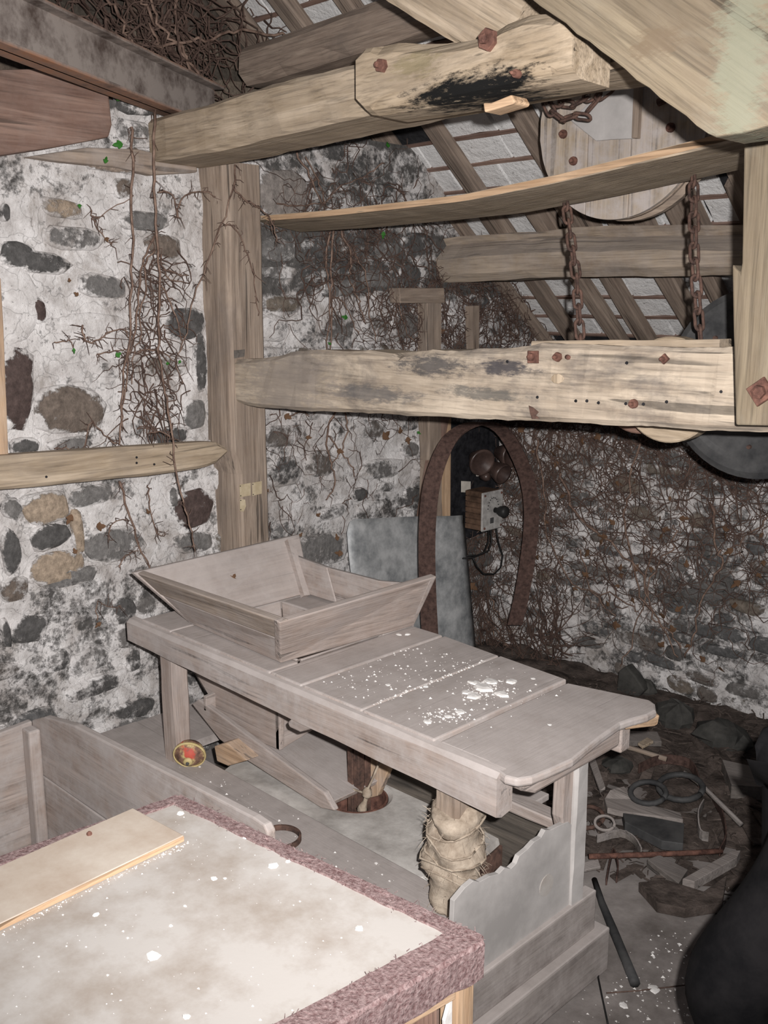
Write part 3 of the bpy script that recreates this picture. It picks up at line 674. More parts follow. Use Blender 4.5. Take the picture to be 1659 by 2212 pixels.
# ------------------------------------------------------------------ things in the far corner
t = thing('timber_upright', 'dark split upright timber on the wall left of the slate fuse board', 'post', (-2.84, 3.08, .5))
timber('post', PX(-2.83, 931, 1300), PX(-2.83, 926, 628), .085, .06, wood('post'), t, up=V((1, 0, 0)), amp=.01, seg=20)
slab('head_block', [PX(-2.80, *p) for p in ((862, 622), (960, 622), (962, 655), (865, 655))], (-.06, 0, 0), wood('post', 'Y'), t, .004)
o = slab('red_board', [PX(-2.80, *p) for p in ((952, 900), (925, 1000), (905, 1125), (930, 1125), (948, 1010), (972, 900))], (-.02, 0, 0), wood('red', 'Z')); tag(o, 'narrow reddish board leaning behind the leather belt', 'board')
o = slab('batten_upright', [PX(-2.81, *p) for p in ((952, 900), (975, 900), (973, 1180), (944, 1180))], (-.03, 0, 0), wood('raw', 'Z', 0)); tag(o, 'orange softwood batten fixed beside the slate fuse board', 'board')
o = timber('short_stake', PX(-2.82, 1022, 790), PX(-2.82, 1020, 662), .05, .04, wood('post'), up=V((1, 0, 0)), amp=.006); tag(o, 'short upright stake on the whitewashed wall above the middle beam', 'post')
# galvanised sheet
R = []
vs_ = []
for i in range(17):
    for j in range(13):
        a = i / 16; b_ = j / 12; tl, tr = PX(-2.79, 750, 1122), PX(-2.79, 1003, 1113)
        y = tl.y + (tr.y - tl.y) * a + .02 * b_ * a; z = tl.z + (tr.z - tl.z) * a - b_ * .62
        if i == 0 and j == 0: y += .02; z -= .015
        vs_.append(V((-2.80 + .07 * b_ + .012 * math.sin(a * 9) * (1 if a > .6 else .3) + .004 * nz((a * 4, b_ * 4, 0)), y, z)))
g = G().add(vs_, [(i * 13 + j, (i + 1) * 13 + j, (i + 1) * 13 + j + 1, i * 13 + j + 1) for i in range(16) for j in range(12)])
shm = put('metal_sheet', g.mesh(True), ZINC); md_ = shm.modifiers.new('thick', 'SOLIDIFY'); md_.thickness = .003
tag(shm, 'sheet of grey galvanised metal leaning on the wall behind the table', 'sheet')
# belt arch
def ribbon(name, pts, wv, th, mat, parent=None, sub=3):
    P_ = []
    for i in range(len(pts) - 1):
        p0, p1, p2, p3 = pts[max(i - 1, 0)], pts[i], pts[i + 1], pts[min(i + 2, len(pts) - 1)]
        for s in range(sub):
            t = s / sub; P_.append(.5 * ((2 * p1) + (p2 - p0) * t + (2 * p0 - 5 * p1 + 4 * p2 - p3) * t * t + (3 * p1 - p0 - 3 * p2 + p3) * t ** 3))
    P_.append(pts[-1]); R = []; wv = V(wv)
    for i, p in enumerate(P_):
        tg = (P_[min(i + 1, len(P_) - 1)] - P_[max(i - 1, 0)]).normalized(); n = tg.cross(wv).normalized() * th / 2
        R.append([p - wv / 2 - n, p + wv / 2 - n, p + wv / 2 + n, p - wv / 2 + n])
    return put(name, G().rings(R).mesh(), mat, parent)
bp = [PX(-2.50, *p) for p in ((932, 1420), (925, 1300), (922, 1200), (924, 1120), (932, 1050), (950, 990), (975, 945), (1010, 920), (1050, 915), (1085, 930), (1115, 975), (1140, 1040), (1148, 1110), (1142, 1190), (1128, 1280), (1112, 1350))]
o = ribbon('leather_belt', bp, (.046, .046, 0), .010, BELT); tag(o, 'wide brown leather drive belt hanging in a tall arch in the corner', 'belt')
# slate fuse board
fb = thing('fuse_board', 'black slate electrical board with glazed holders and a dial box in the corner', 'fuse board', (-2.85, 3.42, .55))
slab('slate_panel', [PX(-2.835, *p) for p in ((970, 912), (1078, 918), (1082, 1138), (1005, 1167), (972, 1120))], (-.025, 0, 0), SLATEB, fb, .002)
def bell(c, ax, r, h):
    M = frame(c, c + V(ax)) @ Matrix.Rotation(math.pi / 2, 4, 'Y')
    return put('bell_holder', G().lathe([(r * .3, 0), (r * .45, h * .1), (r * .6, h * .35), (r * .85, h * .65), (r, h * .9), (r * .97, h), (r * .8, h * .97), (r * .5, h * .7)], M, 24).mesh(True), CHINA, fb)
bell(PX(-2.82, 1022, 985), (1, -.35, -.25), .062, .085); bell(PX(-2.82, 1050, 1000), (1, -.1, -.35), .048, .12); bell(PX(-2.82, 1072, 975), (1, .0, -.1), .06, .09)
put('small_holder', G().lathe([(.018, 0), (.022, .03), (.016, .045)], Matrix.Translation(PX(-2.82, 1040, 1028)) @ Matrix.Rotation(math.pi / 2, 4, 'Y'), 14).mesh(True), CHINA, fb)
slab('paper_label', [PX(-2.826, *p) for p in ((996, 1039), (1016, 1040), (1016, 1064), (996, 1063))], (.002, 0, 0), LABEL, fb, 0)['label'] = 'small white paper label'
slab('paper_label', [PX(-2.77, *p) for p in ((1026, 1017), (1031, 1016), (1034, 1028), (1029, 1029))], (.002, 0, 0), LABEL, fb, 0)['label'] = 'white strip tag'
q0, q1 = PX(-2.66, 1042, 1100), PX(-2.66, 1086, 1100); zt, zb = PX(-2.66, 1060, 1062).z, PX(-2.66, 1060, 1145).z
ym, wd = (q0.y + q1.y) / 2, q1.y - q0.y
g = G()
zz = zb
for k in range(7):
    g.box((-2.715, ym, zb + (zt - zb) * (k + .5) / 7), (.10, wd * .86, (zt - zb) / 7 * .88)); g.box((-2.715, ym, zb + (zt - zb) * (k + .5) / 7), (.095, wd * .80, (zt - zb) / 7))
bev(put('coil_box', g.mesh(), simple('brown_coils', (.05, .03, .02), (.15, .09, .06), 20), fb), .002)
fp = bev(put('dial_plate', G().box((-2.664, ym, (zt + zb) / 2), (.010, wd, zt - zb)).mesh(), PLATE, fb), .004); fp['label'] = 'grey metal plate with a dial'
zc = (zt + zb) / 2
put('mount_block', G().box((-2.80, ym + .03, zc), (.10, wd * .4, .06)).mesh(), SLATEB, fb)
for k in range(13):
    a = math.radians(-20 + k * 18.5 + 20); q = V((-2.658, ym - .036 * math.cos(a), zc + .012 + .045 * math.sin(a)))
    put('dial_stud', G().lathe([(.0028, 0), (.002, .003)], Matrix.Translation(q) @ Matrix.Rotation(math.pi / 2, 4, 'Y'), 6).mesh(), SLATEB, fp)
for sy in (-1, 1):
    for sz in (-1, 1):
        q = V((-2.658, ym + sy * wd * .4, zc + sz * (zt - zb) * .42)); put('screw', G().lathe([(.006, 0), (.004, .004)], Matrix.Translation(q) @ Matrix.Rotation(math.pi / 2, 4, 'Y'), 8).mesh(), RUST, fp)
put('knob', G().lathe([(.012, 0), (.012, .02), (.022, .03), (.026, .05), (.022, .064), (.012, .068)], Matrix.Translation((-2.66, ym + .015, zc)) @ Matrix.Rotation(math.pi / 2, 4, 'Y'), 18).mesh(True), FLEX, fp)
slab('maker_plate', [V((-2.6585, ym - .018, zb + .03)), V((-2.6585, ym + .006, zb + .03)), V((-2.6585, ym + .006, zb + .055)), V((-2.6585, ym - .018, zb + .055))], (.001, 0, 0), DARKM, fp, 0)
for pts in (((1056, 1142), (1055, 1170), (1045, 1195), (1020, 1205), (1000, 1206)), ((1060, 1142), (1062, 1170), (1055, 1190), (1030, 1200), (1008, 1200)), ((1072, 1140), (1076, 1170), (1086, 1200), (1082, 1225), (1068, 1240), (1045, 1240), (1030, 1225), (1022, 1205))):
    put('cable', G().tube([PX(-2.72, *p) for p in pts], .004, 6).mesh(True), FLEX, fb)

# ------------------------------------------------------------------ mill casing, stones
DK = wood('grey', 'X', 1.45)
tun = thing('millstone_casing', 'dusty wooden casing around the millstones with a torn end panel', 'casing', (-1.95, 1.6, 0))
for i, (y0, y1, xr) in enumerate(((1.17, 1.37, -1.205), (1.376, 1.60, -1.29))):
    bev(put('deck_board', G().box(((-2.765 + xr) / 2, (y0 + y1) / 2, .24), (xr + 2.765, y1 - y0, .03)).mesh(), DK, tun), .004)
put('deck_board', G().box((-2.63, 1.87, .24), (.26, .56, .028)).mesh(), DK, tun)
for i, (y, z0, z1) in enumerate(((1.185, .0, .12), (1.195, .125, .222))):
    bev(put('front_board', G().box((-1.98, y, (z0 + z1) / 2), (1.56, .025, z1 - z0)).mesh(), wood('grey', 'X', .9), tun), .003)
put('casing_floor', G().box((-1.98, 1.56, .02), (1.42, .72, .03)).mesh(), wood('dark', 'X', 0), tun)
xe = -1.195
top = [(1.385, .425), (1.42, .44), (1.446, .444), (1.465, .432), (1.50, .430), (1.53, .422), (1.55, .428), (1.571, .416), (1.59, .420), (1.60, .434), (1.63, .438), (1.655, .446), (1.68, .446), (1.695, .458), (1.715, .450), (1.745, .448), (1.785, .443)]
pe = slab('end_panel', [V((xe, 1.375, .215)), V((xe, 1.83, .215)), V((xe, 1.83, .40))] + [V((xe, y, z)) for y, z in reversed(top)], (.012, 0, 0), PANEL, tun, .001)
pe['label'] = 'pale hardboard end panel with a torn top edge'
q = PX(xe + .012, 1180, 1912); put('round_mark', G().lathe([(.026, 0), (.026, .0015)], Matrix.Translation(q) @ Matrix.Rotation(math.pi / 2, 4, 'Y'), 20).mesh(), LINO, tun)
slab('plinth_board', [V((-1.205, 1.15, .115)), V((-1.205, 1.90, .115)), V((-1.205, 1.90, .222)), V((-1.205, 1.15, .215))], (.035, 0, 0), wood('grey', 'Y', .9), tun, .004)
slab('plinth_board', [V((-1.205, 1.15, 0)), V((-1.205, 1.93, 0)), V((-1.205, 1.93, .118)), V((-1.205, 1.15, .112))], (.06, 0, 0), wood('grey', 'Y', .9), tun, .005)
# back rail with dusty ledge
timber('back_rail', (-1.95, 1.87, .372), (-1.225, 1.87, .376), .05, .028, wood('dusty', 'X', .6), tun, amp=.003, seg=12)
bev(put('ledge', G().box((-1.67, 1.93, .364), (.60, .09, .018)).mesh(), DK, tun), .003)
slab('back_board', [V((-1.96, 1.905, .03)), V((-1.235, 1.905, .03)), V((-1.235, 1.905, .355)), V((-1.96, 1.905, .355))], (0, .02, 0), wood('dark', 'X', 0), tun, .002)  # added dark board painting the shade beneath the rail and hiding brighter floor
put('ledge_support', G().box((-1.93, 1.95, .30), (.03, .10, .11)).mesh(), DK, tun)
EC = V((-1.905, 1.80, 0))
rn = thing('runner_millstone', 'round flour dusted runner millstone with an eye hole under the table', 'millstone', EC + V((0, 0, .04)))
put('stone', G().lathe([(.445, .04), (.45, .20), (.44, .23), (.30, .236), (.10, .232), (.088, .222), (.086, .05)], Matrix.Translation(EC), 56, True).mesh(), RUNNER, rn)
put('stone_side_band', G().lathe([(.444, .05), (.454, .05), (.454, .215), (.444, .215)], Matrix.Translation(EC), 56, True).mesh(True), RUSTD, rn)  # added dark band, stands for the stone's dark side in the gap
put('eye_ring', G().lathe([(.0865, .05), (.0865, .226), (.081, .226), (.081, .05)], Matrix.Translation(EC), 32, True).mesh(), RUST, rn)
put('rynd', G().box((EC.x, EC.y, .10), (.17, .035, .03)).mesh(), RUSTD, rn)
dm = thing('damsel', 'dark ribbed iron damsel spindle standing in the millstone eye', 'spindle', EC + V((0, 0, .115)))
for dx, dy in ((-.013, -.013), (.013, -.013), (-.013, .013), (.013, .013)):
    bev(put('rib', G().box((EC.x + .005 + dx * 1.0, EC.y + dy, .365), (.022, .022, .50)).mesh(), RUSTD, dm), .002)
put('core', G().tube([V((EC.x + .005, EC.y, .115)), V((EC.x + .005, EC.y, .62))], .010, 8).mesh(), RUSTD, dm)
q1, q2 = PY(1.79, 733, 1600), PY(1.79, 736, 1685)
o = put('iron_rod', G().tube([V((-2.035, 1.90, .60)), V((-2.035, 1.90, .25))], .009, 8).mesh(), RUSTD); tag(o, 'slim dark iron rod standing just left of the damsel', 'rod')
pg = thing('rope_peg', 'short slanting wooden peg tied with string beside the damsel', 'peg', PY(1.80, 800, 1735))
slab('peg', [PY(1.85, *p) for p in ((800, 1632), (846, 1648), (815, 1720), (783, 1728), (785, 1700))], (0, .02, 0), wood('raw', 'Z', .6), pg, .003)
put('string', G().tube([PY(1.765, *p) for p in ((742, 1702), (765, 1706), (785, 1712), (793, 1708), (806, 1680), (820, 1645))], .0035, 6).mesh(True), SACK, pg)
put('knot', G().lathe([(.004, -.018), (.014, -.008), (.013, .008), (.004, .016)], Matrix.Translation(PY(1.765, 793, 1712)), 10).mesh(True), SACK, pg)
put('tassel', G().tube([PY(1.765, *p) for p in ((793, 1716), (789, 1730), (784, 1742), (782, 1749))], [.005, .006, .012, .017], 9).mesh(True), SACK, pg)

# ------------------------------------------------------------------ the table (horse) over the stones
hz = .68
HT = thing('mill_table', 'dusty grey plank table on four legs standing over the millstones', 'table', (-1.85, 1.75, .255))
def endcurve():
    return [(1062, 1643), (1068, 1660), (1090, 1676), (1118, 1683), (1150, 1678), (1190, 1662), (1238, 1640), (1272, 1612), (1300, 1590), (1340, 1562), (1370, 1552), (1400, 1544), (1418, 1534), (1416, 1520), (1404, 1511)]
yf, yk = 1.50, 2.03
def bk(x): return 2.05 - .06 * (x + 1.95) / .86
xs = [-2.55, -2.27, -2.02, -1.80, -1.585, -1.355]
HW = wood('dusty', 'Y', 1.3)
HOP = (-2.39, -1.93, 1.61, 1.93)    # opening under the hopper
for i in range(len(xs) - 1):
    a, b_ = xs[i] + .002, xs[i + 1] - .002
    if i in (0, 1, 2):
        continue
    sk = .02
    bev(put('plank', G().prism([V((a, yf + .012, hz - .028)), V((b_, yf + .012, hz - .028)), V((b_, bk(b_) + .006 * random.random(), hz - .028)), V((a, bk(a) + .006 * random.random(), hz - .028))], (0, 0, .028)).mesh(), HW, HT), .004)
# planks cut around the hopper throat
for (x0, x1, y0, y1) in ((-2.55, HOP[0], yf + .012, 2.07), (HOP[1], -1.804, yf + .012, bk(-1.87)), (HOP[0], HOP[1], yf + .012, HOP[2]), (HOP[0], HOP[1], HOP[3], 2.06)):
    bev(put('plank', G().box(((x0 + x1) / 2, (y0 + y1) / 2, hz - .014), (x1 - x0 - .004, y1 - y0, .028)).mesh(), HW, HT), .004)
ep = [PZ(hz - .006, *p) for p in endcurve()]
ep = [V((-1.351, yf + .02, hz - .006)), ] + [V((-1.215, yf + .02, hz - .006))] + ep[1:] + [V((-1.352, bk(-1.352), hz - .006))]
slab('end_plank', ep, (0, 0, -.02), HW, HT, .006)['label'] = 'rounded worn end plank'
# front apron rail, long
R = []
for i in range(33):
    t = i / 32; x = -2.60 + (-1.165 + 2.60) * t; hgt = .075 + .03 * t
    j = lambda k: .003 * nz((x * 7, k * 2, 1))
    R.append([V((x, yf + .002 + j(1), hz - .008 + j(9))), V((x, yf - .008 + j(2), hz - .018)), V((x, yf - .008 + j(3), hz - hgt)), V((x, yf + .01, hz - hgt - .006 + j(4))), V((x, yf + .045, hz - hgt)), V((x, yf + .045, hz - .03)), V((x, yf + .02, hz - .004))])
put('front_apron', G().rings(R).mesh(), wood('dusty', 'X', 1.0), HT)
bev(put('back_apron', G().box((-1.86, yk - .05, hz - .075), (1.40, .04, .09)).mesh(), wood('dusty', 'X', .6), HT), .004)
slab('end_bearer', [V((-1.20, 1.55, hz - .036)), V((-1.20, 1.93, hz - .036)), V((-1.20, 1.93, hz - .085)), V((-1.20, 1.60, hz - .085)), V((-1.20, 1.55, hz - .06))], (.055, 0, 0), wood('dusty', 'Y', .5), HT, .008)
q = PZ(hz - .05, 1395, 1548)
p1, p2 = PZ(hz - .028, 1346, 1558) + V((.012, -.008, 0)), PZ(hz - .028, 1420, 1540) + V((.012, -.008, 0))
slab('cross_bearer', [p1, p2, p2 - V((.004, 0, .024)), p2 - V((.012, -.0, .032)), p1 - V((0, 0, .016))], V((-.045, .03, 0)), wood('raw', 'Y', 0), HT, .004)['label'] = 'raw sawn bearer end'
def leg(a, b_, w_, d_, mat, seg=8): return timber('leg', a, b_, w_, d_, mat, HT, up=V((0, 1, 0)), seg=seg, amp=.004)
leg(V((-2.43, 1.545, .256)), V((-2.435, 1.545, .60)), .07, .055, wood('dusty', 'X', .35))
fl_ = leg(V((-1.335, 1.56, .256)), V((-1.33, 1.56, .58)), .07, .075, wood('post', 'X', .2))
leg(V((-2.42, 1.98, .256)), V((-2.42, 1.98, .60)), .06, .05, wood('dusty', 'X', .35))
leg(V((-1.195, 1.825, .222)), V((-1.195, 1.825, .60)), .04, .05, PANEL)
slab('leg_cheek', [V((-1.215, 1.775, .42)), V((-1.215, 1.80, .41)), V((-1.215, 1.805, .595)), V((-1.215, 1.765, .595)), V((-1.215, 1.762, .46))], (.03, 0, 0), wood('dusty', 'Z', .5), HT, .004)
slab('tongue', [V((-1.842, 1.50, 0.557)), V((-1.800, 1.50, 0.557)), V((-1.751, 1.50, 0.582)), V((-1.751, 1.50, 0.599)), V((-1.835, 1.50, 0.582)), V((-1.849, 1.50, 0.569))], (0, .05, 0), wood('dusty', 'X', .9), HT, .005)
# sacking bandage on the front leg
R = []
def sackr(t, a):
    base = .043 + .017 * math.sin(min(1, t * 1.25) * 2.6) + .006 * (t > .5)
    fold = .006 * math.sin(t * 21 + 2.2 * math.cos(a)) * (1 if t > .35 else .4) + .005 * math.sin(3 * a + t * 6)
    return base + fold + .010 * nz((math.cos(a) * 1.8, math.sin(a) * 1.8, t * 5)) + .004 * nz((math.cos(a) * 6, math.sin(a) * 6, t * 16))
for i in range(45):
    t = i / 44; z = .262 + .252 * t; R_ = []
    for k in range(28):
        a = 2 * math.pi * k / 28; r = sackr(t, a) - (.01 if i == 44 else 0)
        R_.append(V((-1.333 + r * math.cos(a), 1.56 + r * math.sin(a), z + .012 * math.sin(a * 2 + 1) * (t > .8))))
    R.append(R_)
sk_ = put('sacking_wrap', G().rings(R).mesh(True), SACK, HT); sk_['label'] = 'hessian sacking wound round the front leg'
for (z0, tilt, ph) in ((.47, .022, .4), (.44, -.018, 2), (.395, .006, 1), (.34, -.03, .2), (.375, .03, 4)):
    pts = []
    for i in range(21):
        a = i / 20 * 2 * math.pi; z = z0 + tilt * math.sin(a + ph); r = sackr((z - .262) / .252, a) + .0005; pts.append(V((-1.333 + r * math.cos(a), 1.56 + r * math.sin(a), z)))
    put('binding', G().tube(pts, .0028, 6).mesh(True), SACK, sk_)
g = G()
for k in range(240):
    a = random.uniform(0, 6.28); z = random.uniform(.262, .51); r = .052 + .012 * math.sin((z - .262) / .255 * 3); p = V((-1.333 + r * math.cos(a), 1.56 + r * math.sin(a), z)); dd = V((math.cos(a) * random.uniform(.3, 1), math.sin(a) * random.uniform(.3, 1), random.uniform(-1, .6))) * random.uniform(.012, .03)
    g.tube([p, p + dd * .6 + V((0, 0, .002)), p + dd], [.0007, .0006, .0003], 3, False)
tag(put('loose_fibre', g.mesh(), SACK, sk_), kind='stuff')

# ------------------------------------------------------------------ hopper
hp = thing('grain_hopper', 'flared wooden grain hopper of four sloping boards on the mill table', 'hopper', (-2.17, 1.77, .66))
HD = wood('dusty', 'X', 1.0); HDY = wood('dusty', 'Y', 1.05)
rz = .84
Rn, Rl, Rr, Rb = V((-1.845, 1.486, rz)), V((-2.52, 1.475, rz)), V((-1.835, 2.03, rz)), V((-2.51, 2.06, rz + .012))
bz = .665
Bn, Bl, Br, Bb = V((-1.80, 1.575, bz + .02)), V((-2.395, 1.60, bz)), V((-1.92, 1.94, bz + .02)), V((-2.395, 1.94, bz))
Bn = PZ(.69, 606, 1428); Bn = V((Bn.x, Bn.y, .684)); Brr = PZ(.69, 895, 1347); Br = V((Brr.x, Brr.y, .684)); Bl = V((-2.40, Bn.y + .02, .684)); Bb = V((-2.40, Br.y + .0, .684))
def board4(name, a, b_, c, d_, inn, mat, lab=None):
    o = slab(name, [a, b_, c, d_], V(inn), mat, hp, .004)
    if lab: o['label'] = lab
    return o
def lp(p, q, t): return p + (q - p) * t
# front (near) side in two boards, upper browner
board4('front_board', Rl, Rn, lp(Rn, Bn, .42), lp(Rl, Bl, .42), (0, .024, .004), wood('post', 'X', .45), 'browner upper strip')
board4('front_board', lp(Rl, Bl, .43) + V((0, .003, 0)), lp(Rn, Bn, .43) + V((0, .003, 0)), Bn, Bl, (0, .022, .004), HD)
board4('right_board', Rn + V((0, -.006, 0)), Rr + V((.0, .02, .008)), Br, Bn, (-.024, 0, .004), wood('dusty', 'Y', .45))
board4('left_board', Rl + V((0, -.01, 0)), Rb + V((0, .03, .0)), Bb, Bl, (.022, 0, .004), HDY)
k1 = lp(Rb, Bb, .30); k2 = lp(Rr, Br, .05)
R = []
board4('back_board', lp(Rb, Bb, .32), lp(Rb, Rr, .35) + V((0, -.01, -.055)), lp(Bb, Br, .35), Bb, (0, -.022, .004), HD)
slab('back_board', [lp(Rb, Rr, .352) + V((0, -.01, -.055)), lp(Rb, Rr, .7) + V((0, -.006, -.045)), lp(Rb, Rr, .86) + V((0, 0, -.028)), Rr + V((0, .015, .006)), Br, lp(Bb, Br, .352)], (0, -.022, .004), HD, hp, .004)
put('corner_fillet', G().tube([lp(Rb, Bb, .02) + V((.035, -.03, 0)), Bb + V((.035, -.035, .0))], .016, 4).mesh(), HD, hp)
tq = [V((-2.385, 1.62, .684)), V((-1.94, 1.62, .684)), V((-1.94, 1.92, .684)), V((-2.385, 1.92, .684))]; tb_ = [V((-2.29, 1.72, .52)), V((-2.08, 1.72, .52)), V((-2.08, 1.86, .52)), V((-2.29, 1.86, .52))]
for k in range(4):
    n_ = ((tb_[k] + tb_[(k + 1) % 4]) / 2 - (tq[k] + tq[(k + 1) % 4]) / 2); n_.z = 0
    board4('throat_liner', tq[k], tq[(k + 1) % 4], tb_[(k + 1) % 4], tb_[k], -n_.normalized() * .012, HD if k % 2 == 0 else HDY)
slab('grain_dust', [p + V((0, 0, .002)) for p in tb_], (0, 0, -.01), RUNNER, hp, 0)
# sloping throat below the table: lower box
tz = .60
LB = wood('dusty', 'X', .55)
y0 = 1.70
lowA = [PY(y0, *p) for p in ((411, 1440), (605, 1520), (604, 1622), (560, 1602), (468, 1538))]
slab('throat_board', lowA, (0, .018, 0), LB, hp, .003)
xa = lowA[2].x
slab('throat_board', [V((xa, y0, lowA[1].z)), V((xa, y0, lowA[2].z)), V((xa, 2.0, lowA[2].z + .055)), V((xa, 2.02, lowA[1].z))], (-.018, 0, 0), wood('dusty', 'Y', .55), hp, .003)
slab('throat_board', [V((lowA[0].x, y0, lowA[0].z)), V((lowA[4].x, y0, lowA[4].z)), V((lowA[4].x, 1.98, lowA[4].z)), V((lowA[0].x, 1.98, lowA[0].z))], (.018, 0, 0), wood('dusty', 'Y', .55), hp, .003)
slab('throat_board', [V((lowA[0].x, 1.98, lowA[0].z)), V((xa, 2.0, lowA[1].z)), V((xa, 2.0, lowA[2].z + .055)), V((lowA[4].x, 1.98, lowA[4].z))], (0, .018, 0), LB, hp, .003)
# the feeding shoe
so = thing('feed_shoe', 'sloping wooden feed shoe trough hanging under the hopper by the damsel', 'trough', PY(1.66, 700, 1740))
y1 = 1.665
tl = [PY(y1, *p) for p in ((414, 1521), (428, 1511), (700, 1712), (722, 1752), (693, 1746), (533, 1643), (474, 1598))]
slab('side_board', tl, (0, .02, 0), wood('dusty', 'X', .7), so, .004)
slab('side_board', [p + V((0, .27, 0)) for p in tl], (0, .02, 0), wood('dusty', 'X', .7), so, .004)
a, b_ = PY(y1, 440, 1535), PY(y1, 712, 1735)
slab('bottom_board', [V((a.x, y1 + .02, a.z)), V((b_.x, y1 + .02, b_.z)), V((b_.x, y1 + .27, b_.z)), V((a.x, y1 + .27, a.z))], (-.008, 0, -.016), wood('dusty', 'X', 1.0), so, .002)
slab('end_board', [V((a.x, y1, a.z + .0)), V((a.x - .0, y1 + .27, a.z)), V((a.x + .0, y1 + .27, a.z + .07)), V((a.x, y1, a.z + .05))], (.015, 0, .0), wood('dusty', 'Y', .7), so, .003)
# leather flap / bits behind
o = slab('wood_block', [PY(1.62, *p) for p in ((462, 1612), (488, 1604), (533, 1643), (492, 1655), (468, 1645))], (0, .07, 0), wood('raw', 'X', .3), None, .004); tag(o, 'small raw wood block lying beside the painted dish', 'wood')
# painted round dish
c = PZ(.30, 410, 1628); M = frame(c, c + V((.62, -.62, -.30))) @ Matrix.Rotation(math.pi / 2, 4, 'Y')
m_, nt, b = newmat('flaking_paint'); p_ = objvec(nt); n_ = noi(nt, p_, 22, 7, .7); n2_ = noi(nt, p_, 9, 4, .6)
cc = ramp(nt, n_, [(.36, (.12, .07, .055)), (.47, (.24, .14, .10)), (.55, (.52, .42, .20))]); cc = mix(nt, mth(nt, 'MULTIPLY', ramp(nt, n2_, [(.53, 0.0), (.58, 1.0)]), ramp(nt, n_, [(.42, 0.0), (.5, .9)])), cc, (.50, .06, .05))
nt.links.new(cc, b.inputs['Base Color']); b.inputs['Roughness'].default_value = .6; bump(nt, b, n_, .4, .004)
YEL = simple('yellow_paint', (.42, .33, .14), (.62, .52, .28), 30, .6)
ds = thing('painted_cap', 'round metal cap with flaking yellow and red paint by the table leg', 'cap', c - V((0, 0, .045)))
put('dish', G().lathe([(.038, -.02), (.047, -.004), (.047, .003), (.043, .007), (.036, .012), (.028, .024), (.018, .030), (.012, .031)], M, 32).mesh(True), m_, ds)
put('rim', G().lathe([(.0475, .000), (.0495, .004), (.0475, .010), (.044, .008)], M, 32, True).mesh(True), YEL, ds)
put('hub', G().lathe([(.015, .028), (.013, .038), (.006, .040)], M, 14).mesh(True), YEL, ds)
bev(put('bolt', G().lathe([(.006, .038), (.005, .045)], M, 8).mesh(), DARKM, ds), .001)
# iron U strap on the deck
c = PZ(.262, 605, 1815); pts = []
for k in range(15):
    a = math.radians(-35 + k * 15.5); pts.append(V((c.x + .052 * math.cos(a - .3), c.y + .052 * math.sin(a - .3), .262 + .007)))
o = ribbon('iron_strap', pts, (0, 0, .014), .006, RUSTD); tag(o, 'small curved iron strap lying on the dusty deck', 'strap')

# ------------------------------------------------------------------ bin and near cabinet
bn = thing('meal_bin', 'open dusty wooden meal bin behind the near white-topped cabinet', 'bin', (-1.95, .95, 0))
yp = 1.125
pt = [PY(yp, *p) for p in ((68, 1556), (95, 1549), (160, 1568), (300, 1640), (420, 1700), (500, 1742), (545, 1765), (570, 1782), (578, 1800))]
x0 = pt[0].x; x1 = pt[-1].x
BW = wood('dusty', 'X', 1.1)
zmid = .34
slab('back_board', [V((x0, yp, zmid)), *pt, V((x1, yp, zmid))], (0, .022, 0), BW, bn, .004)
bev(put('back_board', G().box(((x0 + x1) / 2, yp + .012, zmid / 2 - .002), (x1 - x0, .022, zmid - .004)).mesh(), BW, bn), .003)
slab('left_board', [V((x0 + .005, yp, 0)), V((x0 + .005, .45, 0)), V((x0 + .005, .45, pt[0].z - .04)), V((x0 + .005, yp - .05, pt[0].z - .004)), V((x0 + .005, yp, pt[0].z))], (-.022, 0, 0), wood('dusty', 'Y', 1.1), bn, .004)
bev(put('corner_post', G().box((x0 + .03, yp - .017, pt[0].z / 2 - .004), (.045, .034, pt[0].z - .01)).mesh(), wood('dusty', 'Z', 1.0), bn), .006)
cz = .72
def cp(u, v, z=cz): return PZ(z, u, v)
A_, B_ = V((-1.463, .925, cz)), V((-.803, .997, cz))
C_, D_ = V((-.87, .30, cz)), V((-1.52, .30, cz))
cb = thing('white_cabinet', 'near cabinet with a worn white top edged in frayed maroon felt', 'cabinet', (-1.16, .64, 0))
slab('top_board', [A_, B_, C_, D_], (0, 0, -.022), LINO, cb, .003)
def strip(a, b_, n, wd, th=.004, nm='felt_edging', hang=.05):
    d = (b_ - a).normalized(); k = 60; L_ = (b_ - a).length; R = []
    for i in range(k + 1):
        p = a + d * (L_ * i / k); q = .004 * nz((p.x * 22, p.y * 22, 1)); q2 = .003 * nz((p.x * 40, p.y * 40, 5))
        R.append([p + n * (-wd + q), p + n * (-wd + q) + V((0, 0, th)), p + n * (.007) + V((0, 0, th + q2 * .6)), p + n * (.011 + q2) + V((0, 0, -.001)), p + n * (.010) + V((0, 0, -hang + q * 2)), p + n * .002 + V((0, 0, -hang + q * 2)), p + n * .002 + V((0, 0, -.005))])
    return put(nm, G().rings(R).mesh(), MAROON, cb)
nAB = V((-(B_ - A_).y, (B_ - A_).x, 0)).normalized(); nBC = V((1, -.09, 0)).normalized(); nDA = V((-1, 0.09, 0)).normalized()
strip(A_, B_, nAB, .020); strip(B_, C_, nBC, .040, .004, 'felt_edging', .055); strip(D_, A_, nDA, .016)
g = G()
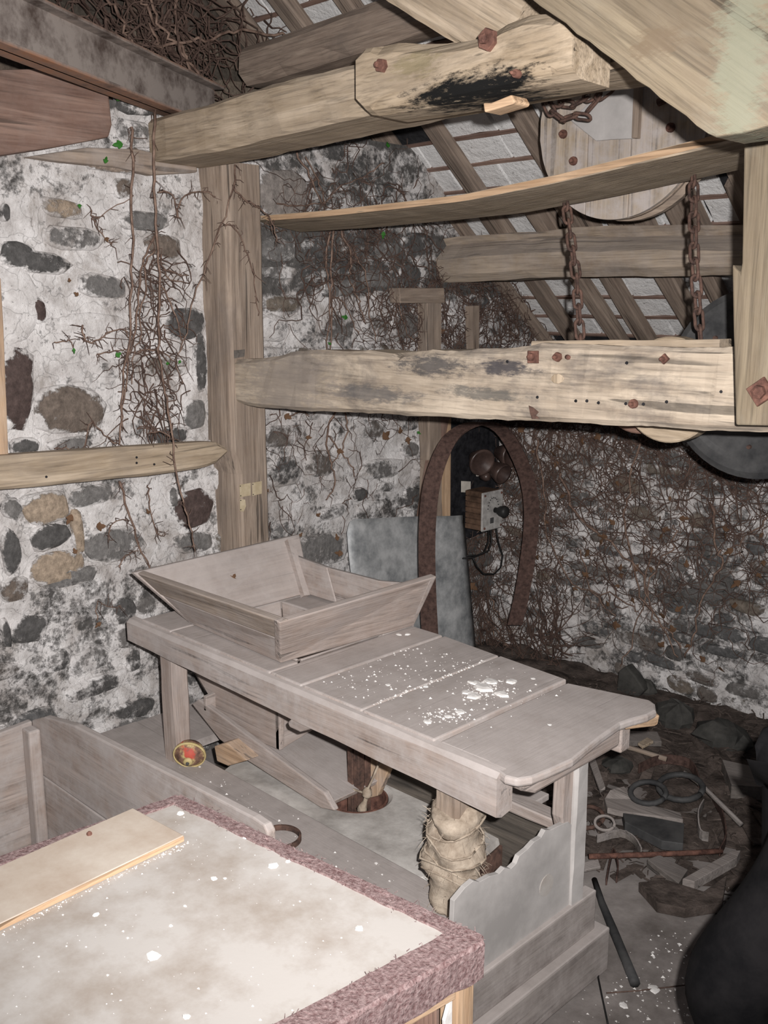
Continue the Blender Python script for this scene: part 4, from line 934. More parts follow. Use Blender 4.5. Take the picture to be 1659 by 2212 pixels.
for k in range(900):
    e = random.random()
    if e < .5: p = lp(A_, B_, random.random()) + nAB * random.uniform(-.024, .012); 
    else: p = lp(B_, C_, random.random()) + nBC * random.uniform(-.045, .013)
    p = p + V((0, 0, random.uniform(-.002, .005))); dd = V((random.uniform(-1, 1), random.uniform(-1, 1), random.uniform(0, .7))) * random.uniform(.004, .010)
    g.tube([p, p + dd], [.0009, .0004], 3, False)
tag(put('frayed_fibre', g.mesh(), MAROON, cb), kind='stuff')
RW = wood('raw', 'Z', .1)
def cbx(nm, x, y, z, dx, dy, dz, mat):
    return bev(put(nm, G().box((x, y, z), (dx, dy, dz)).mesh(), mat, cb), .003)
for (p, sx, sy) in ((A_, 1, -1), (B_, -1, -1), (C_, -1, 1), (D_, 1, 1)):
    cbx('corner_post', p.x + sx * .022, p.y + sy * .022, .348, .036, .036, .696, RW)
slab('rail', [V((B_.x - .004, B_.y - .045, cz - .075)), V((C_.x - .004, C_.y + .04, cz - .075)), V((C_.x - .004, C_.y + .04, cz - .035)), V((B_.x - .004, B_.y - .045, cz - .035))], (-.02, 0, 0), wood('raw', 'Y', .1), cb, .002)
slab('side_panel', [V((B_.x - .012, B_.y - .075, .03)), V((C_.x - .012, C_.y + .04, .03)), V((C_.x - .012, C_.y + .04, cz - .076)), V((B_.x - .012, B_.y - .075, cz - .076))], (-.008, 0, 0), wood('red', 'Z', 0), cb, .002)
slab('panel_edge', [V((B_.x - .006, B_.y - .046, .03)), V((B_.x - .006, B_.y - .068, .03)), V((B_.x - .006, B_.y - .072, .5)), V((B_.x - .006, B_.y - .062, .55)), V((B_.x - .006, B_.y - .066, .62)), V((B_.x - .006, B_.y - .05, .66))], (-.006, 0, 0), PLASTER, cb, .001)['label'] = 'broken white panel edge'
slab('back_panel', [V((A_.x + .03, A_.y - .005, .03)), V((B_.x - .03, B_.y - .005, .03)), V((B_.x - .03, B_.y - .005, cz - .024)), V((A_.x + .03, A_.y - .005, cz - .024))], (0, -.01, 0), wood('red', 'Z', .3), cb, 0)
# loose board on top
zb_ = cz + .012
lb = [cp(287, 1745, zb_), cp(397, 1804, zb_)]
dn = (cp(20, 1985, zb_) - lb[1]).normalized()
o = slab('loose_board', [lb[0], lb[1], lb[1] + dn * .62, lb[0] + dn * .60], (0, 0, -.0115), CREAMM, None, .0015); tag(o, 'thin cream board lying loose on the white cabinet top', 'board')
slab('raw_edge', [lb[1] + V((.0005, -.0005, -.001)), lb[1] + dn * .62 + V((.0005, -.0005, -.001)), lb[1] + dn * .62 + V((.0005, -.0005, -.0105)), lb[1] + V((.0005, -.0005, -.0105))], (.001, -.0004, 0), wood('raw', 'Y', 0), o, 0)
q = cp(193, 1803, zb_); put('nail_or_hole', G().lathe([(.005, -.001), (.0045, .004), (.002, .006)], Matrix.Translation(q), 6).mesh(), RUST, o)

# ------------------------------------------------------------------ fallen plaster and crumbs
def flake(c, s, seed):
    r = random.Random(seed); n = 7; pts = [(c + V((math.cos(6.283 * k / n) * s * r.uniform(.6, 1.1), math.sin(6.283 * k / n) * s * r.uniform(.5, 1.0), 0))) for k in range(n)]
    h = s * r.uniform(.14, .3)
    R = [pts, [lp(p, c, .12) + V((0, 0, h * r.uniform(.7, 1))) for p in pts], [lp(p, c, .55) + V((0, 0, h * r.uniform(.9, 1.2))) for p in pts]]
    g = G().rings([[V(p) for p in q] for q in R]); return g.mesh()
TF = [(1045, 1487, .030, 'largest plaster lump in the heap on the table'), (1022, 1505, .026, 'flat plaster lump at the near side of the table heap'), (1083, 1501, .022, 'plaster chip at the right of the table heap'), (1104, 1473, .020, 'separate plaster chip lying right of the heap near the back'), (1062, 1474, .024, 'plaster lump at the far side of the table heap'),
      (1024, 1476, .018, 'plaster chip at the far left of the table heap'), (1008, 1496, .016, 'plaster chip at the near left of the table heap'), (993, 1538, .018, 'biggest chip of the small plaster scatter on the table'), (968, 1548, .012, 'middle chip of the small plaster scatter on the table'), (924, 1560, .013, 'leftmost plaster chip of the small scatter on the table'),
      (920, 1483, .009, 'lone plaster chip on the table left of the heap'), (838, 1480, .008, 'small chip on the joint between two table planks'), (1152, 1466, .008, 'small chip near the back edge of the table, right of the heap'), (1187, 1566, .006, 'tiny chip on the worn end plank of the table'),
      (880, 1371, .010, 'plaster chip beside the hopper, right of a pair'), (862, 1371, .010, 'plaster chip beside the hopper, left of a pair')]
for i, (u, v, s, lab) in enumerate(TF):
    o = put('plaster_flake', flake(PZ(hz + .001, u, v), s, i), PLASTER); tag(o, 'white ' + lab, 'plaster', 'plaster fallen on the mill table')
def crumbs(name, zones, n, smin, smax, mat, label, cat):
    g = G()
    for k in range(n):
        (fn) = random.choice(zones); p = fn(); s = smin + (smax - smin) * random.random() ** 3
        a = random.random() * 6
        pts = [p + V((math.cos(a + q * 2.1) * s, math.sin(a + q * 2.1) * s * .8, 0)) for q in range(3)]
        g.add(pts + [p + V((0, 0, s * .7))], [(0, 1, 3), (1, 2, 3), (2, 0, 3), (2, 1, 0)])
    o = put(name, g.mesh(), mat); return tag(o, label, cat, kind='stuff')
def zpx(z, c, r): return lambda: PZ(z, random.gauss(c[0], r[0]), random.gauss(c[1], r[1]))
def zrect(x0, x1, y0, y1, z): return lambda: V((random.uniform(x0, x1), random.uniform(y0, y1), z))
crumbs('plaster_crumbs', [zpx(hz, (1045, 1490), (34, 14)), zpx(hz, (1045, 1490), (34, 14)), zpx(hz, (965, 1546), (30, 9)), zrect(-1.79, -1.3, 1.53, 1.98, hz), lambda: V((random.uniform(-1.80, -1.60), random.uniform(1.56, 1.95), hz)), lambda: V((-1.585 + random.gauss(0, .004), random.uniform(1.55, 1.97), hz))], 620, .0012, .0055, PLASTER, 'white plaster crumbs scattered over the table top', 'crumbs')
crumbs('plaster_crumbs', [zrect(-2.4, -1.5, 1.20, 1.57, .256), zrect(-2.1, -1.9, 1.22, 1.5, .256)], 420, .0012, .007, PLASTER, 'white crumbs scattered on the dusty casing deck', 'crumbs')
CF = [(332, 2066, .016, 'largest chip, near the middle left'), (390, 1757, .011, 'chip nearest the far corner'), (528, 1810, .006, 'chip near the felt edge, far half'), (622, 1861, .007, 'chip right beside the far felt edge'), (590, 1871, .013, 'flat thin chip near the far felt edge'), (462, 1898, .009, 'chip in the middle, left of two specks'),
      (486, 1898, .005, 'right one of two specks in the middle'), (368, 2000, .006, 'chip above the largest one'), (402, 2196, .008, 'chip at the bottom edge of the picture'), (776, 2006, .010, 'chip near the front corner'), (400, 1957, .005, 'small chip right of the loose board'), (207, 1976, .008, 'chip near the tip of the loose board')]
for i, (u, v, s, lab) in enumerate(CF):
    o = put('plaster_flake', flake(cp(u, v, cz + .001), s * .8, 60 + i), PLASTER); tag(o, 'white plaster on the cabinet top, ' + lab, 'plaster', 'plaster fallen on the white cabinet')
dA = lb[1]
crumbs('plaster_crumbs', [zrect(-1.42, -.88, .4, .92, cz), lambda: dA + dn * random.uniform(0, .4) + V((random.gauss(.008, .004), random.gauss(0, .003), -.0118))], 420, .0008, .003, PLASTER, 'fine white crumbs strewn over the cabinet top', 'crumbs')
crumbs('plaster_crumbs', [zrect(-1.15, -.75, 1.4, 2.6, .002), zrect(-1.1, -.85, 1.5, 2.2, .002)], 520, .0015, .008, PLASTER, 'white crumbs scattered on the floor in the lower right', 'crumbs')
FFL = [(1262, 2054, .022, 'largest plaster chip on the floor beside the casing'), (1414, 2138, .018, 'plaster chip on the floor by the pipe end'), (1262, 2076, .012, 'plaster chip just in front of the largest floor chip'), (1345, 2172, .014, 'flat plaster chip at the bottom of the floor')]
for i, (u, v, s, lab) in enumerate(FFL):
    o = put('plaster_flake', flake(PZ(.003, u, v), s, 90 + i), PLASTER); tag(o, 'white ' + lab, 'plaster', 'plaster fallen on the floor')

# ------------------------------------------------------------------ heap of scrap by the right wall
def heapz(x, y):
    d = max(0, min(1, (y - 2.25) / 1.2)); e = max(0, min(1, (x + 2.9) / .5 + .4)); k = max(0, min(1, (-.7 - x) / .3))
    return .05 * d * d * (3 - 2 * d) * k + .03 * nz((x * 7, y * 7, 0)) * min(1, d * 6) + .015 * nz((x * 19, y * 19, 0)) * min(1, d * 6) - .012
hg = grid(-2.85, -.5, 2.2, 3.58, .035, lambda x, y: V((x, y, heapz(x, y))))
tag(put('rubbish_heap', hg.mesh(True), RUBBLE, None, Matrix.Identity(4)), 'dark heap of dirt and rotted litter along the right wall', 'heap', kind='stuff')
def hp_(u, v, dz=0):                                   # sight line met with the heap surface
    d = ray(u, v); t = (0 - EYE.z) / d.z
    for k in range(200):
        tt_ = t * (1 - k * .003); p = EYE + d * tt_
        if p.z >= max(0, heapz(p.x, p.y) if p.y > 2.2 else 0) + dz: return p
    return p
def lay_slab(name, px, th, mat, label, cat, dz=.015, tilt=0, group=None):
    pts = [hp_(u, v, dz) for u, v in px]
    o = slab(name, pts, (0, 0, -th), mat, None, .002); return tag(o, label, cat, group)
def lay_tube(name, px, r, mat, label, cat, dz=.01, n=8):
    o = put(name, G().tube([hp_(u, v, dz) for u, v in px], r, n).mesh(True), mat); return tag(o, label, cat)
def lay_strap(name, px, wd, mat, label, cat, dz=.03, wv=None):
    o = ribbon(name, [hp_(u, v, dz) for u, v in px], wv or (0, 0, wd), .004, mat); return tag(o, label, cat)
pp = lay_tube('iron_pipe', [(1284, 1900), (1300, 1950), (1325, 2010), (1350, 2070), (1372, 2124)], [.008, .010, .012, .012, .013], DARKM, 'dark iron pipe lying on the floor beside the mill casing', 'pipe', .012)
lay_tube('iron_rod', [(1272, 1850), (1400, 1846), (1500, 1842), (1560, 1838)], .008, RUST, 'long rust red rod lying level across the scrap heap', 'rod', .03)
lay_tube('stick', [(1478, 1668), (1520, 1700), (1560, 1740), (1602, 1782)], .008, wood('dark','X',.6), 'thin grey stick slanting across the scrap heap', 'stick', .05)
lay_tube('stick', [(1300, 1600), (1370, 1618), (1440, 1640)], .009, wood('post'), 'short brown stick near the back of the scrap heap', 'stick', .05)
lay_slab('cloth_scrap', [(1306, 1725), (1318, 1706), (1348, 1698), (1372, 1726), (1420, 1742), (1470, 1755), (1476, 1770), (1400, 1762), (1340, 1752), (1312, 1745)], .02, wood('grey', 'X', .15), 'pale flat scrap of hide lying on the heap', 'scrap', .05)
lay_slab('dark_board', [(1345, 1752), (1478, 1778), (1476, 1822), (1430, 1816), (1350, 1775)], .03, DARKM, 'dark bluish board in the middle of the scrap heap', 'board', .045)
lay_slab('dark_board', [(1398, 1856), (1424, 1846), (1486, 1878), (1466, 1908)], .025, wood('dark'), 'small dark board on the near side of the scrap heap', 'board', .03)
lay_slab('batten', [(1474, 1898), (1580, 1838), (1600, 1836), (1592, 1852), (1500, 1904)], .03, wood('grey', 'X', .2), 'pale batten on the floor pointing at the person', 'board', .04)
lay_slab('lath', [(1268, 1632), (1282, 1626), (1308, 1700), (1296, 1708)], .01, wood('grey', 'Y', .2), 'short pale lath at the left of the scrap heap', 'board', .06)
lay_slab('plank', [(1290, 1576), (1420, 1580), (1430, 1602), (1300, 1600)], .02, wood('dark'), 'dark plank across the back of the scrap heap', 'board', .07)
lay_slab('wood_chip', [(1378, 1604), (1398, 1592), (1412, 1600), (1388, 1613)], .01, wood('beam'), 'small pale wood chip on the plank at the back', 'wood', .09)
lay_slab('sack', [(1380, 1905), (1440, 1900), (1520, 1925), (1570, 1890), (1560, 1950), (1480, 1962), (1420, 1950)], .03, RUBBLE, 'flattened dusty sack lying before the scrap heap', 'sack', .03)
lay_slab('stone_slab', [(1560, 1640), (1650, 1660), (1650, 1700), (1580, 1695)], .05, wood('dark'), 'broad dark slab at the right end of the scrap heap', 'stone', .06)
lay_slab('tin_sheet', [(1262, 1862), (1292, 1855), (1298, 1872), (1262, 1880)], .008, wood('dark', 'X', .8), 'bent grey tin piece beside the mill casing corner', 'scrap', .02)
def ringo(name, u, v, r, th, mat, label, cat, dz=.03, sq=1.0):
    c = hp_(u, v, dz); pts = [c + V((r * math.cos(k * .3307), r * sq * math.sin(k * .3307), .012 * math.sin(k * .33))) for k in range(20)]
    return tag(put(name, G().tube(pts, th, 7).mesh(True), mat), label, cat)
ringo('iron_ring', 1268, 1765, .050, .007, RUSTD, 'larger rusty iron ring at the left of the heap', 'ring')
ringo('iron_ring', 1306, 1778, .032, .005, wood('grey'), 'small grey ring lying right of the larger ring', 'ring', .04, .7)
ringo('belt_coil', 1470, 1700, .07, .010, DARKM, 'coil of dark leather belt on the scrap heap', 'belt', .05)
ringo('belt_coil', 1400, 1712, .055, .009, DARKM, 'small dark coil of strap behind the bluish board', 'belt', .06)
lay_strap('leather_strap', [(1520, 1735), (1508, 1760), (1512, 1800), (1530, 1808)], .03, wood('dark', 'X', .8), 'curved grey leather strap standing on its edge', 'strap')
lay_strap('leather_strap', [(1310, 1905), (1316, 1870), (1325, 1838), (1335, 1870), (1332, 1900)], .02, BELT, 'looped leather strap by the rust red rod', 'strap', .02)
lay_strap('leather_strap', [(1540, 1720), (1560, 1760), (1568, 1810), (1555, 1840)], .03, BELT, 'brown leather strap curving near the person', 'strap')
lay_strap('leather_strap', [(1380, 1660), (1430, 1640), (1490, 1650), (1510, 1690)], .035, BELT, 'brown leather strap arched at the back of the heap', 'strap', .05)
lay_strap('leather_strap', [(1290, 1812), (1340, 1800), (1370, 1815), (1385, 1840)], .025, wood('dark', 'X', .8), 'grey strap lying between the ring and the red rod', 'strap', .03)
def rock(name, u, v, w_, d_, h_, mat, label, seed, dz=0):
    c = hp_(u, v, dz); r = random.Random(seed); R = []
    for s, z in ((.9, -.03), (1, .25), (.8, .7), (.35, 1.0)):
        R.append([c + V((math.cos(k * .785) * w_ * s * r.uniform(.8, 1.1), math.sin(k * .785) * d_ * s * r.uniform(.8, 1.1), h_ * z * r.uniform(.9, 1.1))) for k in range(8)])
    o = put(name, G().rings(R).mesh(), mat); return tag(o, label, 'stone')
DKST = simple('dark_stone', (.03, .03, .028), (.08, .078, .072), 12, .9)
o = slab('slate_piece', [PY(3.42, *p) for p in ((1330, 1500), (1336, 1450), (1352, 1438), (1372, 1462), (1392, 1492), (1380, 1505))], (0, .05, 0), DKST, None, .006); tag(o, 'dark pointed slate standing against the right wall', 'stone')
rock('stone', 1455, 1560, .09, .07, .08, DKST, 'dark rounded stone behind the end of the table', 3)
rock('stone', 1395, 1495, .05, .04, .05, DKST, 'small stone beside the pointed slate', 4)
rock('stone', 1560, 1600, .12, .08, .07, DKST, 'large dark stone against the right wall', 5)
rock('stone', 1345, 1560, .07, .06, .05, DKST, 'dark stone under the table overhang', 6)
rock('stone', 1335, 1660, .06, .05, .04, DKST, 'low stone at the left of the scrap heap', 8)
o = lay_tube('wire', [(1300, 2070), (1292, 2110), (1300, 2150), (1314, 2215)], .0022, FLEX, 'thin dark wire lying on the floor at the bottom edge', 'wire', .004)
lay_tube('straw', [(1310, 2145), (1380, 2140), (1480, 2128)], .0016, TWIG, 'thin straight twig lying on the floor before the person', 'twig', .003)
# litter bits on the heap
g = G()
for k in range(900):
    x, y = random.uniform(-2.3, -.8), random.uniform(2.25, 3.56); p = V((x, y, heapz(x, y) + .004))
    if p.z < 0: p.z = .004
    a = random.uniform(0, 3.14); l_ = random.uniform(.01, .06); dd = V((math.cos(a), math.sin(a), random.uniform(-.15, .4))) * l_
    g.tube([p, p + dd * .5 + V((0, 0, .006)), p + dd], random.uniform(.001, .0035), 3)
for k in range(260):
    x, y = random.uniform(-2.2, -.8), random.uniform(2.3, 3.5); p = V((x, y, max(0, heapz(x, y)) + .012)); a = random.uniform(0, 6.28); l_, w_ = random.uniform(.015, .06), random.uniform(.006, .02)
    e1, e2 = V((math.cos(a), math.sin(a), random.uniform(-.3, .3))) * l_, V((-math.sin(a), math.cos(a), random.uniform(-.4, .4))) * w_
    g.prism([p - e1 - e2, p + e1 - e2 * .7, p + e1 * .8 + e2, p - e1 * .9 + e2], (0, 0, -.005))
tag(put('litter', g.mesh(), RUBBLE), 'twigs and chaff littering the dark heap', 'litter', kind='stuff')

# ------------------------------------------------------------------ dead ivy
def leaf_mesh(mat):
    pts = [(0, -.5), (.28, -.35), (.5, -.02), (.24, .06), (.2, .3), (0, .55), (-.2, .3), (-.24, .06), (-.5, -.02), (-.28, -.35)]
    vs_ = [V((0, 0, .06))] + [V((x, y, -.05 + .12 * abs(x))) for x, y in pts]
    g = G().add(vs_, [(0, i + 1, (i + 1) % 10 + 1) for i in range(10)])
    me = bpy.data.meshes.new('leaf'); me.from_pydata(g.v, [], g.f); me.materials.append(mat); return me
LMB, LMG = leaf_mesh(LEAFB), leaf_mesh(LEAFG)
def leaf(parent, c, nrm, s, green=False):
    M = frame(c, c + V(nrm)) @ Matrix.Rotation(math.pi / 2, 4, 'Y') @ Matrix.Rotation(random.uniform(0, 6.28), 4, 'Z') @ Matrix.Rotation(random.uniform(-.7, .7), 4, 'X') @ Matrix.Diagonal((s * random.uniform(.6, 1), s, s, 1))
    return put('leaf', LMG if green else LMB, None, parent, M)
def smoothpts(pts, sub=4, jit=.004):
    out = []
    for i in range(len(pts) - 1):
        p0, p1, p2, p3 = pts[max(i - 1, 0)], pts[i], pts[i + 1], pts[min(i + 2, len(pts) - 1)]
        for s in range(sub):
            t = s / sub; q = .5 * ((2 * p1) + (p2 - p0) * t + (2 * p0 - 5 * p1 + 4 * p2 - p3) * t * t + (3 * p1 - p0 - 3 * p2 + p3) * t ** 3)
            out.append(q + V((random.gauss(0, jit), random.gauss(0, jit), random.gauss(0, jit))))
    out.append(pts[-1]); return out
def twigs(g, pts, n, L_=(.02, .07), r=.0016, nrm=V((1, 0, 0))):
    for k in range(n):
        p = random.choice(pts); a = random.uniform(0, 6.28)
        t1 = nrm.orthogonal().normalized(); t2 = nrm.cross(t1); d = (t1 * math.cos(a) + t2 * math.sin(a) + nrm * random.uniform(0, .5)) * random.uniform(*L_)
        d2 = d + V((random.gauss(0, .01), random.gauss(0, .01), random.gauss(0, .01) - .006))
        g.tube([p, p + d * .5, p + d2], [r, r * .8, r * .4], 3, False)
iv1 = thing('dead_ivy', 'bare ivy stems hanging down the left wall and over the post', 'ivy', (-2.83, 1.8, 1.0))
tw = G()
xs_ = -2.80
ST = [(.0042, -2.80, [(284, 270), (286, 345), (285, 480), (283, 620), (281, 740), (268, 800), (262, 900), (258, 960)]), (.004, -2.85, [(258, 1040), (275, 1100), (300, 1180), (322, 1225), (338, 1262)]),
      (.0045, -2.78, [(335, 245), (333, 350), (335, 430), (340, 540), (346, 640), (343, 720), (347, 790), (360, 860)]), (.0034, -2.66, [(360, 860), (372, 930), (378, 1000), (395, 1080), (414, 1150), (421, 1188)]),
      (.0035, -2.82, [(342, 500), (315, 545), (302, 600), (298, 660), (290, 720), (276, 790), (268, 860), (264, 930)]), (.003, -2.82, [(335, 540), (310, 575), (318, 620), (300, 670), (305, 720), (290, 760), (285, 830)]),
      (.003, -2.73, [(507, 355), (506, 400), (492, 450), (462, 530), (440, 590), (420, 640), (402, 720), (384, 765)]), (.003, -2.71, [(505, 410), (530, 432), (552, 445), (582, 470), (592, 495), (600, 522)]), (.0025, -2.73, [(488, 485), (510, 495), (528, 530), (545, 580), (553, 640), (558, 682)]),
      (.0028, -2.80, [(385, 470), (388, 440), (405, 420), (440, 415), (470, 428), (500, 440)]), (.0026, -2.80, [(340, 415), (362, 415), (378, 430), (382, 470)]), (.002, -2.83, [(195, 455), (205, 470), (240, 450), (285, 425)]), (.002, -2.83, [(200, 470), (215, 500), (240, 530)]),
      (.0028, -2.82, [(178, 700), (182, 735), (205, 738), (240, 715), (265, 712), (278, 730)]), (.002, -2.83, [(120, 740), (150, 738), (160, 755)]), (.0022, -2.83, [(210, 765), (245, 758), (275, 755)]), (.003, -2.82, [(345, 610), (362, 640), (385, 700), (392, 735)]), (.0025, -2.82, [(350, 550), (352, 580), (380, 590), (408, 595)]), (.0025, -2.82, [(350, 580), (370, 605), (410, 612)]),
      (.0026, -2.83, [(300, 760), (330, 755), (360, 765), (380, 790), (395, 830)]), (.002, -2.83, [(250, 960), (225, 940), (195, 910), (185, 960), (176, 975)]), (.002, -2.83, [(120, 968), (150, 968), (178, 973)]), (.0025, -2.66, [(322, 935), (345, 933), (367, 945)]), (.0022, -2.83, [(320, 1050), (322, 1090), (338, 1150), (355, 1158)]), (.0022, -2.83, [(235, 1165), (240, 1135), (265, 1122), (280, 1125)]), (.0018, -2.84, [(210, 1340), (212, 1300), (235, 1312), (262, 1308)]), (.002, -2.84, [(256, 1225), (272, 1200), (300, 1190)])]
allp = []
for r, x, px in ST:
    pts = smoothpts([PX(x + random.uniform(-.004, .004), *p) for p in px], 4, .0022)
    n = len(pts); put('stem', G().tube(pts, [r * (1.05 - .45 * i / n) for i in range(n)], 6).mesh(True), STEM, iv1); allp += pts
twigs(tw, allp, 620, (.008, .035), .0016)
for k in range(110):
    p = PX(-2.83, random.gauss(325, 32), random.uniform(540, 930)); pts = [p]; a = random.uniform(0, 6.28)
    for i in range(9): a += random.gauss(0, .55); p = p + V((random.gauss(0, .004), math.cos(a) * .016, math.sin(a) * .016 - .006)); p.x = max(p.x, -2.845); pts.append(p)
    tw.tube(pts, [.0024 - .0002 * i for i in range(10)], 4, False)
tag(put('twig', tw.mesh(), TWIG, iv1), kind='stuff')
for (u, v, gr, s) in ((258, 208, 1, .034), (255, 312, 1, .032), (229, 345, 1, .026), (510, 440, 1, .022), (172, 445, 1, .014), (160, 758, 1, .018), (256, 766, 1, .02), (363, 785, 1, .016), (388, 782, 1, .014), (150, 1122, 0, .035), (218, 1137, 0, .032), (212, 1350, 0, .026), (505, 1247, 0, .026), (165, 635, 0, .016), (150, 605, 0, .014), (231, 517, 0, .018), (320, 1105, 0, .022), (162, 1190, 0, .02), (622, 900, 0, .03), (667, 945, 0, .024), (578, 1060, 0, .016)):
    leaf(iv1, PX(-2.80 if u != 505 else -2.44, u, v), (1, -.5, .1), s * 1.0, gr == 1)

def wander(g, plane_fn, starts, nrm, steps, st, r, grav=.35, curl=.5, tan=None, ncap=4):
    t1, t2 = tan; allp = []
    for s in starts:
        p = V(s); a = random.uniform(-2.6, -.5); pts = [p]; off = random.uniform(.004, .045); n = random.randint(*steps); rr = r * random.uniform(.5, 1.25)
        for i in range(n):
            a += random.gauss(0, curl); a += (-math.pi / 2 - a) * grav * .3
            p = p + t1 * (math.cos(a) * st) + t2 * (math.sin(a) * st); off = max(.002, min(.07, off + random.gauss(0, .006)))
            pts.append(plane_fn(p) + nrm * off)
        pts[0] = plane_fn(pts[0]) + nrm * off
        g.tube(pts, [rr * (1 - .6 * i / n) for i in range(n + 1)], ncap, False); allp += pts
    return allp
YX, ZZ = (V((0, 1, 0)), V((0, 0, 1))), V((0, 0, 1))
# right wall carpet
iv2 = thing('dead_ivy', 'dense carpet of dead ivy covering the right wall', 'ivy', (-1.9, 3.56, .3))
g = G(); pf = lambda p: V((p.x, YW, p.z))
def rnd2(z0, z1, x0=-2.83, x1=-1.15): return V((random.uniform(x0, x1), YW, min(1.28, random.uniform(z0, z1))))
ap = wander(g, pf, [rnd2(.95, 1.5) for _ in range(230)], V((0, -1, 0)), (14, 38), .03, .0030, .3, .55, (V((1, 0, 0)), ZZ))
ap += wander(g, pf, [rnd2(.35, 1.0) for _ in range(190)], V((0, -1, 0)), (8, 26), .026, .0024, .2, .7, (V((1, 0, 0)), ZZ))
ap += wander(g, pf, [rnd2(.98, 1.3, -2.85, -1.6) for _ in range(330)], V((0, -1, 0)), (6, 18), .022, .002, -.2, .8, (V((1, 0, 0)), ZZ))
ap += wander(g, pf, [rnd2(.3, .95, -2.85, -2.45) for _ in range(160)], V((0, -1, 0)), (8, 20), .022, .0024, .1, .7, (V((1, 0, 0)), ZZ))
twigs(g, ap, 2600, (.012, .06), .0016, V((0, -1, 0)))
tag(put('twig', g.mesh(), TWIG, iv2), kind='stuff')
for (r, px) in ((.007, [(1210, 1020), (1240, 1110), (1300, 1160), (1380, 1230), (1400, 1290)]), (.006, [(1385, 950), (1360, 1060), (1352, 1130), (1370, 1230), (1400, 1320), (1440, 1360), (1470, 1400)]), (.006, [(1540, 1090), (1545, 1180), (1560, 1210), (1520, 1290), (1500, 1370), (1480, 1420)]), (.005, [(1160, 940), (1175, 1060), (1185, 1160), (1240, 1260), (1330, 1290), (1380, 1320)]), (.005, [(1410, 1180), (1395, 1280), (1430, 1350), (1465, 1420)]), (.0045, [(1660, 1120), (1600, 1170), (1560, 1200)]), (.0045, [(1455, 1130), (1450, 1180), (1420, 1220), (1390, 1300), (1360, 1400), (1340, 1440)]), (.005, [(1040, 1330), (1100, 1400), (1160, 1420), (1210, 1440)]), (.005, [(1060, 1290), (1090, 1350), (1130, 1410)]), (.005, [(1120, 1420), (1080, 1380), (1045, 1320)]), (.004, [(1250, 1190), (1290, 1290), (1330, 1330)])):
    pts = smoothpts([PY(YW - .05, *p) for p in px], 5, .006); n = len(pts); put('stem', G().tube(pts, [r * .8 * (1 - .3 * i / n) for i in range(n)], 6).mesh(True), STEM, iv2)
for k in range(60): leaf(iv2, PY(YW - random.uniform(.03, .08), random.uniform(1120, 1650), random.gauss(1190, 130)), (random.gauss(0, .5), -1, random.gauss(0, .5)), random.uniform(.02, .045))
# bottom of the corner: dried brush
g = G()
for k in range(120):
    p = PY(YW - .12, random.uniform(1030, 1230), random.uniform(1360, 1460)); a = random.gauss(1.2, .8); pts = [p]
    for i in range(7): a += random.gauss(0, .16); p = p + V((math.cos(a) * .045 * random.choice((1, 1, -1)), random.gauss(0, .012), math.sin(a) * .04)); p.y = min(p.y, YW - .02); pts.append(p)
    g.tube(pts, [.0026 - .00025 * i for i in range(8)], 4, False)
tag(put('brushwood', g.mesh(), TWIG), 'dry brushwood spraying up from the corner behind the table', 'brushwood', kind='stuff')
# left wall, right of the post
iv3 = thing('dead_ivy', 'thin ivy stems on the whitewashed wall between post and corner', 'ivy', (-2.86, 2.7, .9))
g = G(); pf1 = lambda p: V((XW, p.y, p.z)); NXP = V((1, 0, 0))
def rnd1(y0, y1, z0, z1): return V((XW, random.uniform(y0, y1), random.uniform(z0, z1)))
ap = []
for r, px in ((.0045, [(722, 480), (716, 560), (716, 650), (713, 755)]), (.004, [(716, 490), (705, 560), (712, 650), (706, 755)]), (.0035, [(738, 500), (760, 560), (755, 600), (770, 640), (778, 660), (790, 700)]), (.003, [(760, 530), (790, 600), (800, 680), (812, 740)]), (.003, [(715, 640), (740, 648), (760, 690), (775, 722)]),
              (.004, [(722, 890), (706, 950), (716, 1000), (722, 1045), (704, 1080)]), (.0035, [(745, 890), (750, 930), (735, 975), (718, 1000)]), (.0035, [(710, 940), (735, 975), (758, 1005), (766, 1030)]), (.003, [(660, 340), (690, 400), (705, 440)]), (.004, [(640, 330), (668, 380), (695, 440)]), (.003, [(830, 350), (790, 380), (740, 400), (700, 440)]), (.003, [(600, 440), (640, 445), (690, 440), (720, 425)]),
              (.003, [(860, 640), (880, 720), (900, 740)]), (.003, [(955, 940), (950, 990), (930, 1040), (905, 1095)]), (.003, [(622, 900), (650, 890), (668, 900)]), (.0025, [(560, 470), (590, 490), (620, 500)])):
    pts = smoothpts([PX(-2.85 + random.uniform(0, .02), *p) for p in px], 5, .003); n = len(pts); ap += pts; put('stem', G().tube(pts, [r * (1 - .4 * i / n) for i in range(n)], 6).mesh(True), STEM, iv3)
ap += wander(g, pf1, [rnd1(2.45, 3.1, 1.62, 2.1) for _ in range(150)], NXP, (8, 22), .024, .0024, .1, .7, YX)
ap += wander(g, pf1, [rnd1(2.2, 3.0, 1.1, 1.7) for _ in range(26)], NXP, (6, 16), .022, .0018, .3, .6, YX)
ap += wander(g, pf1, [rnd1(2.2, 3.2, .8, 1.25) for _ in range(34)], NXP, (6, 16), .022, .0018, .3, .6, YX)
ap += wander(g, pf1, [rnd1(2.9, 3.85, 1.38, 1.72) for _ in range(300)], NXP, (8, 22), .024, .0024, .1, .7, YX)
ap += wander(g, pf1, [rnd1(3.30, 3.58, .25, .62) for _ in range(120)], NXP, (8, 20), .024, .0024, .1, .7, YX)
twigs(g, ap, 1500, (.01, .045), .0015, NXP)
tag(put('twig', g.mesh(), TWIG, iv3), kind='stuff')
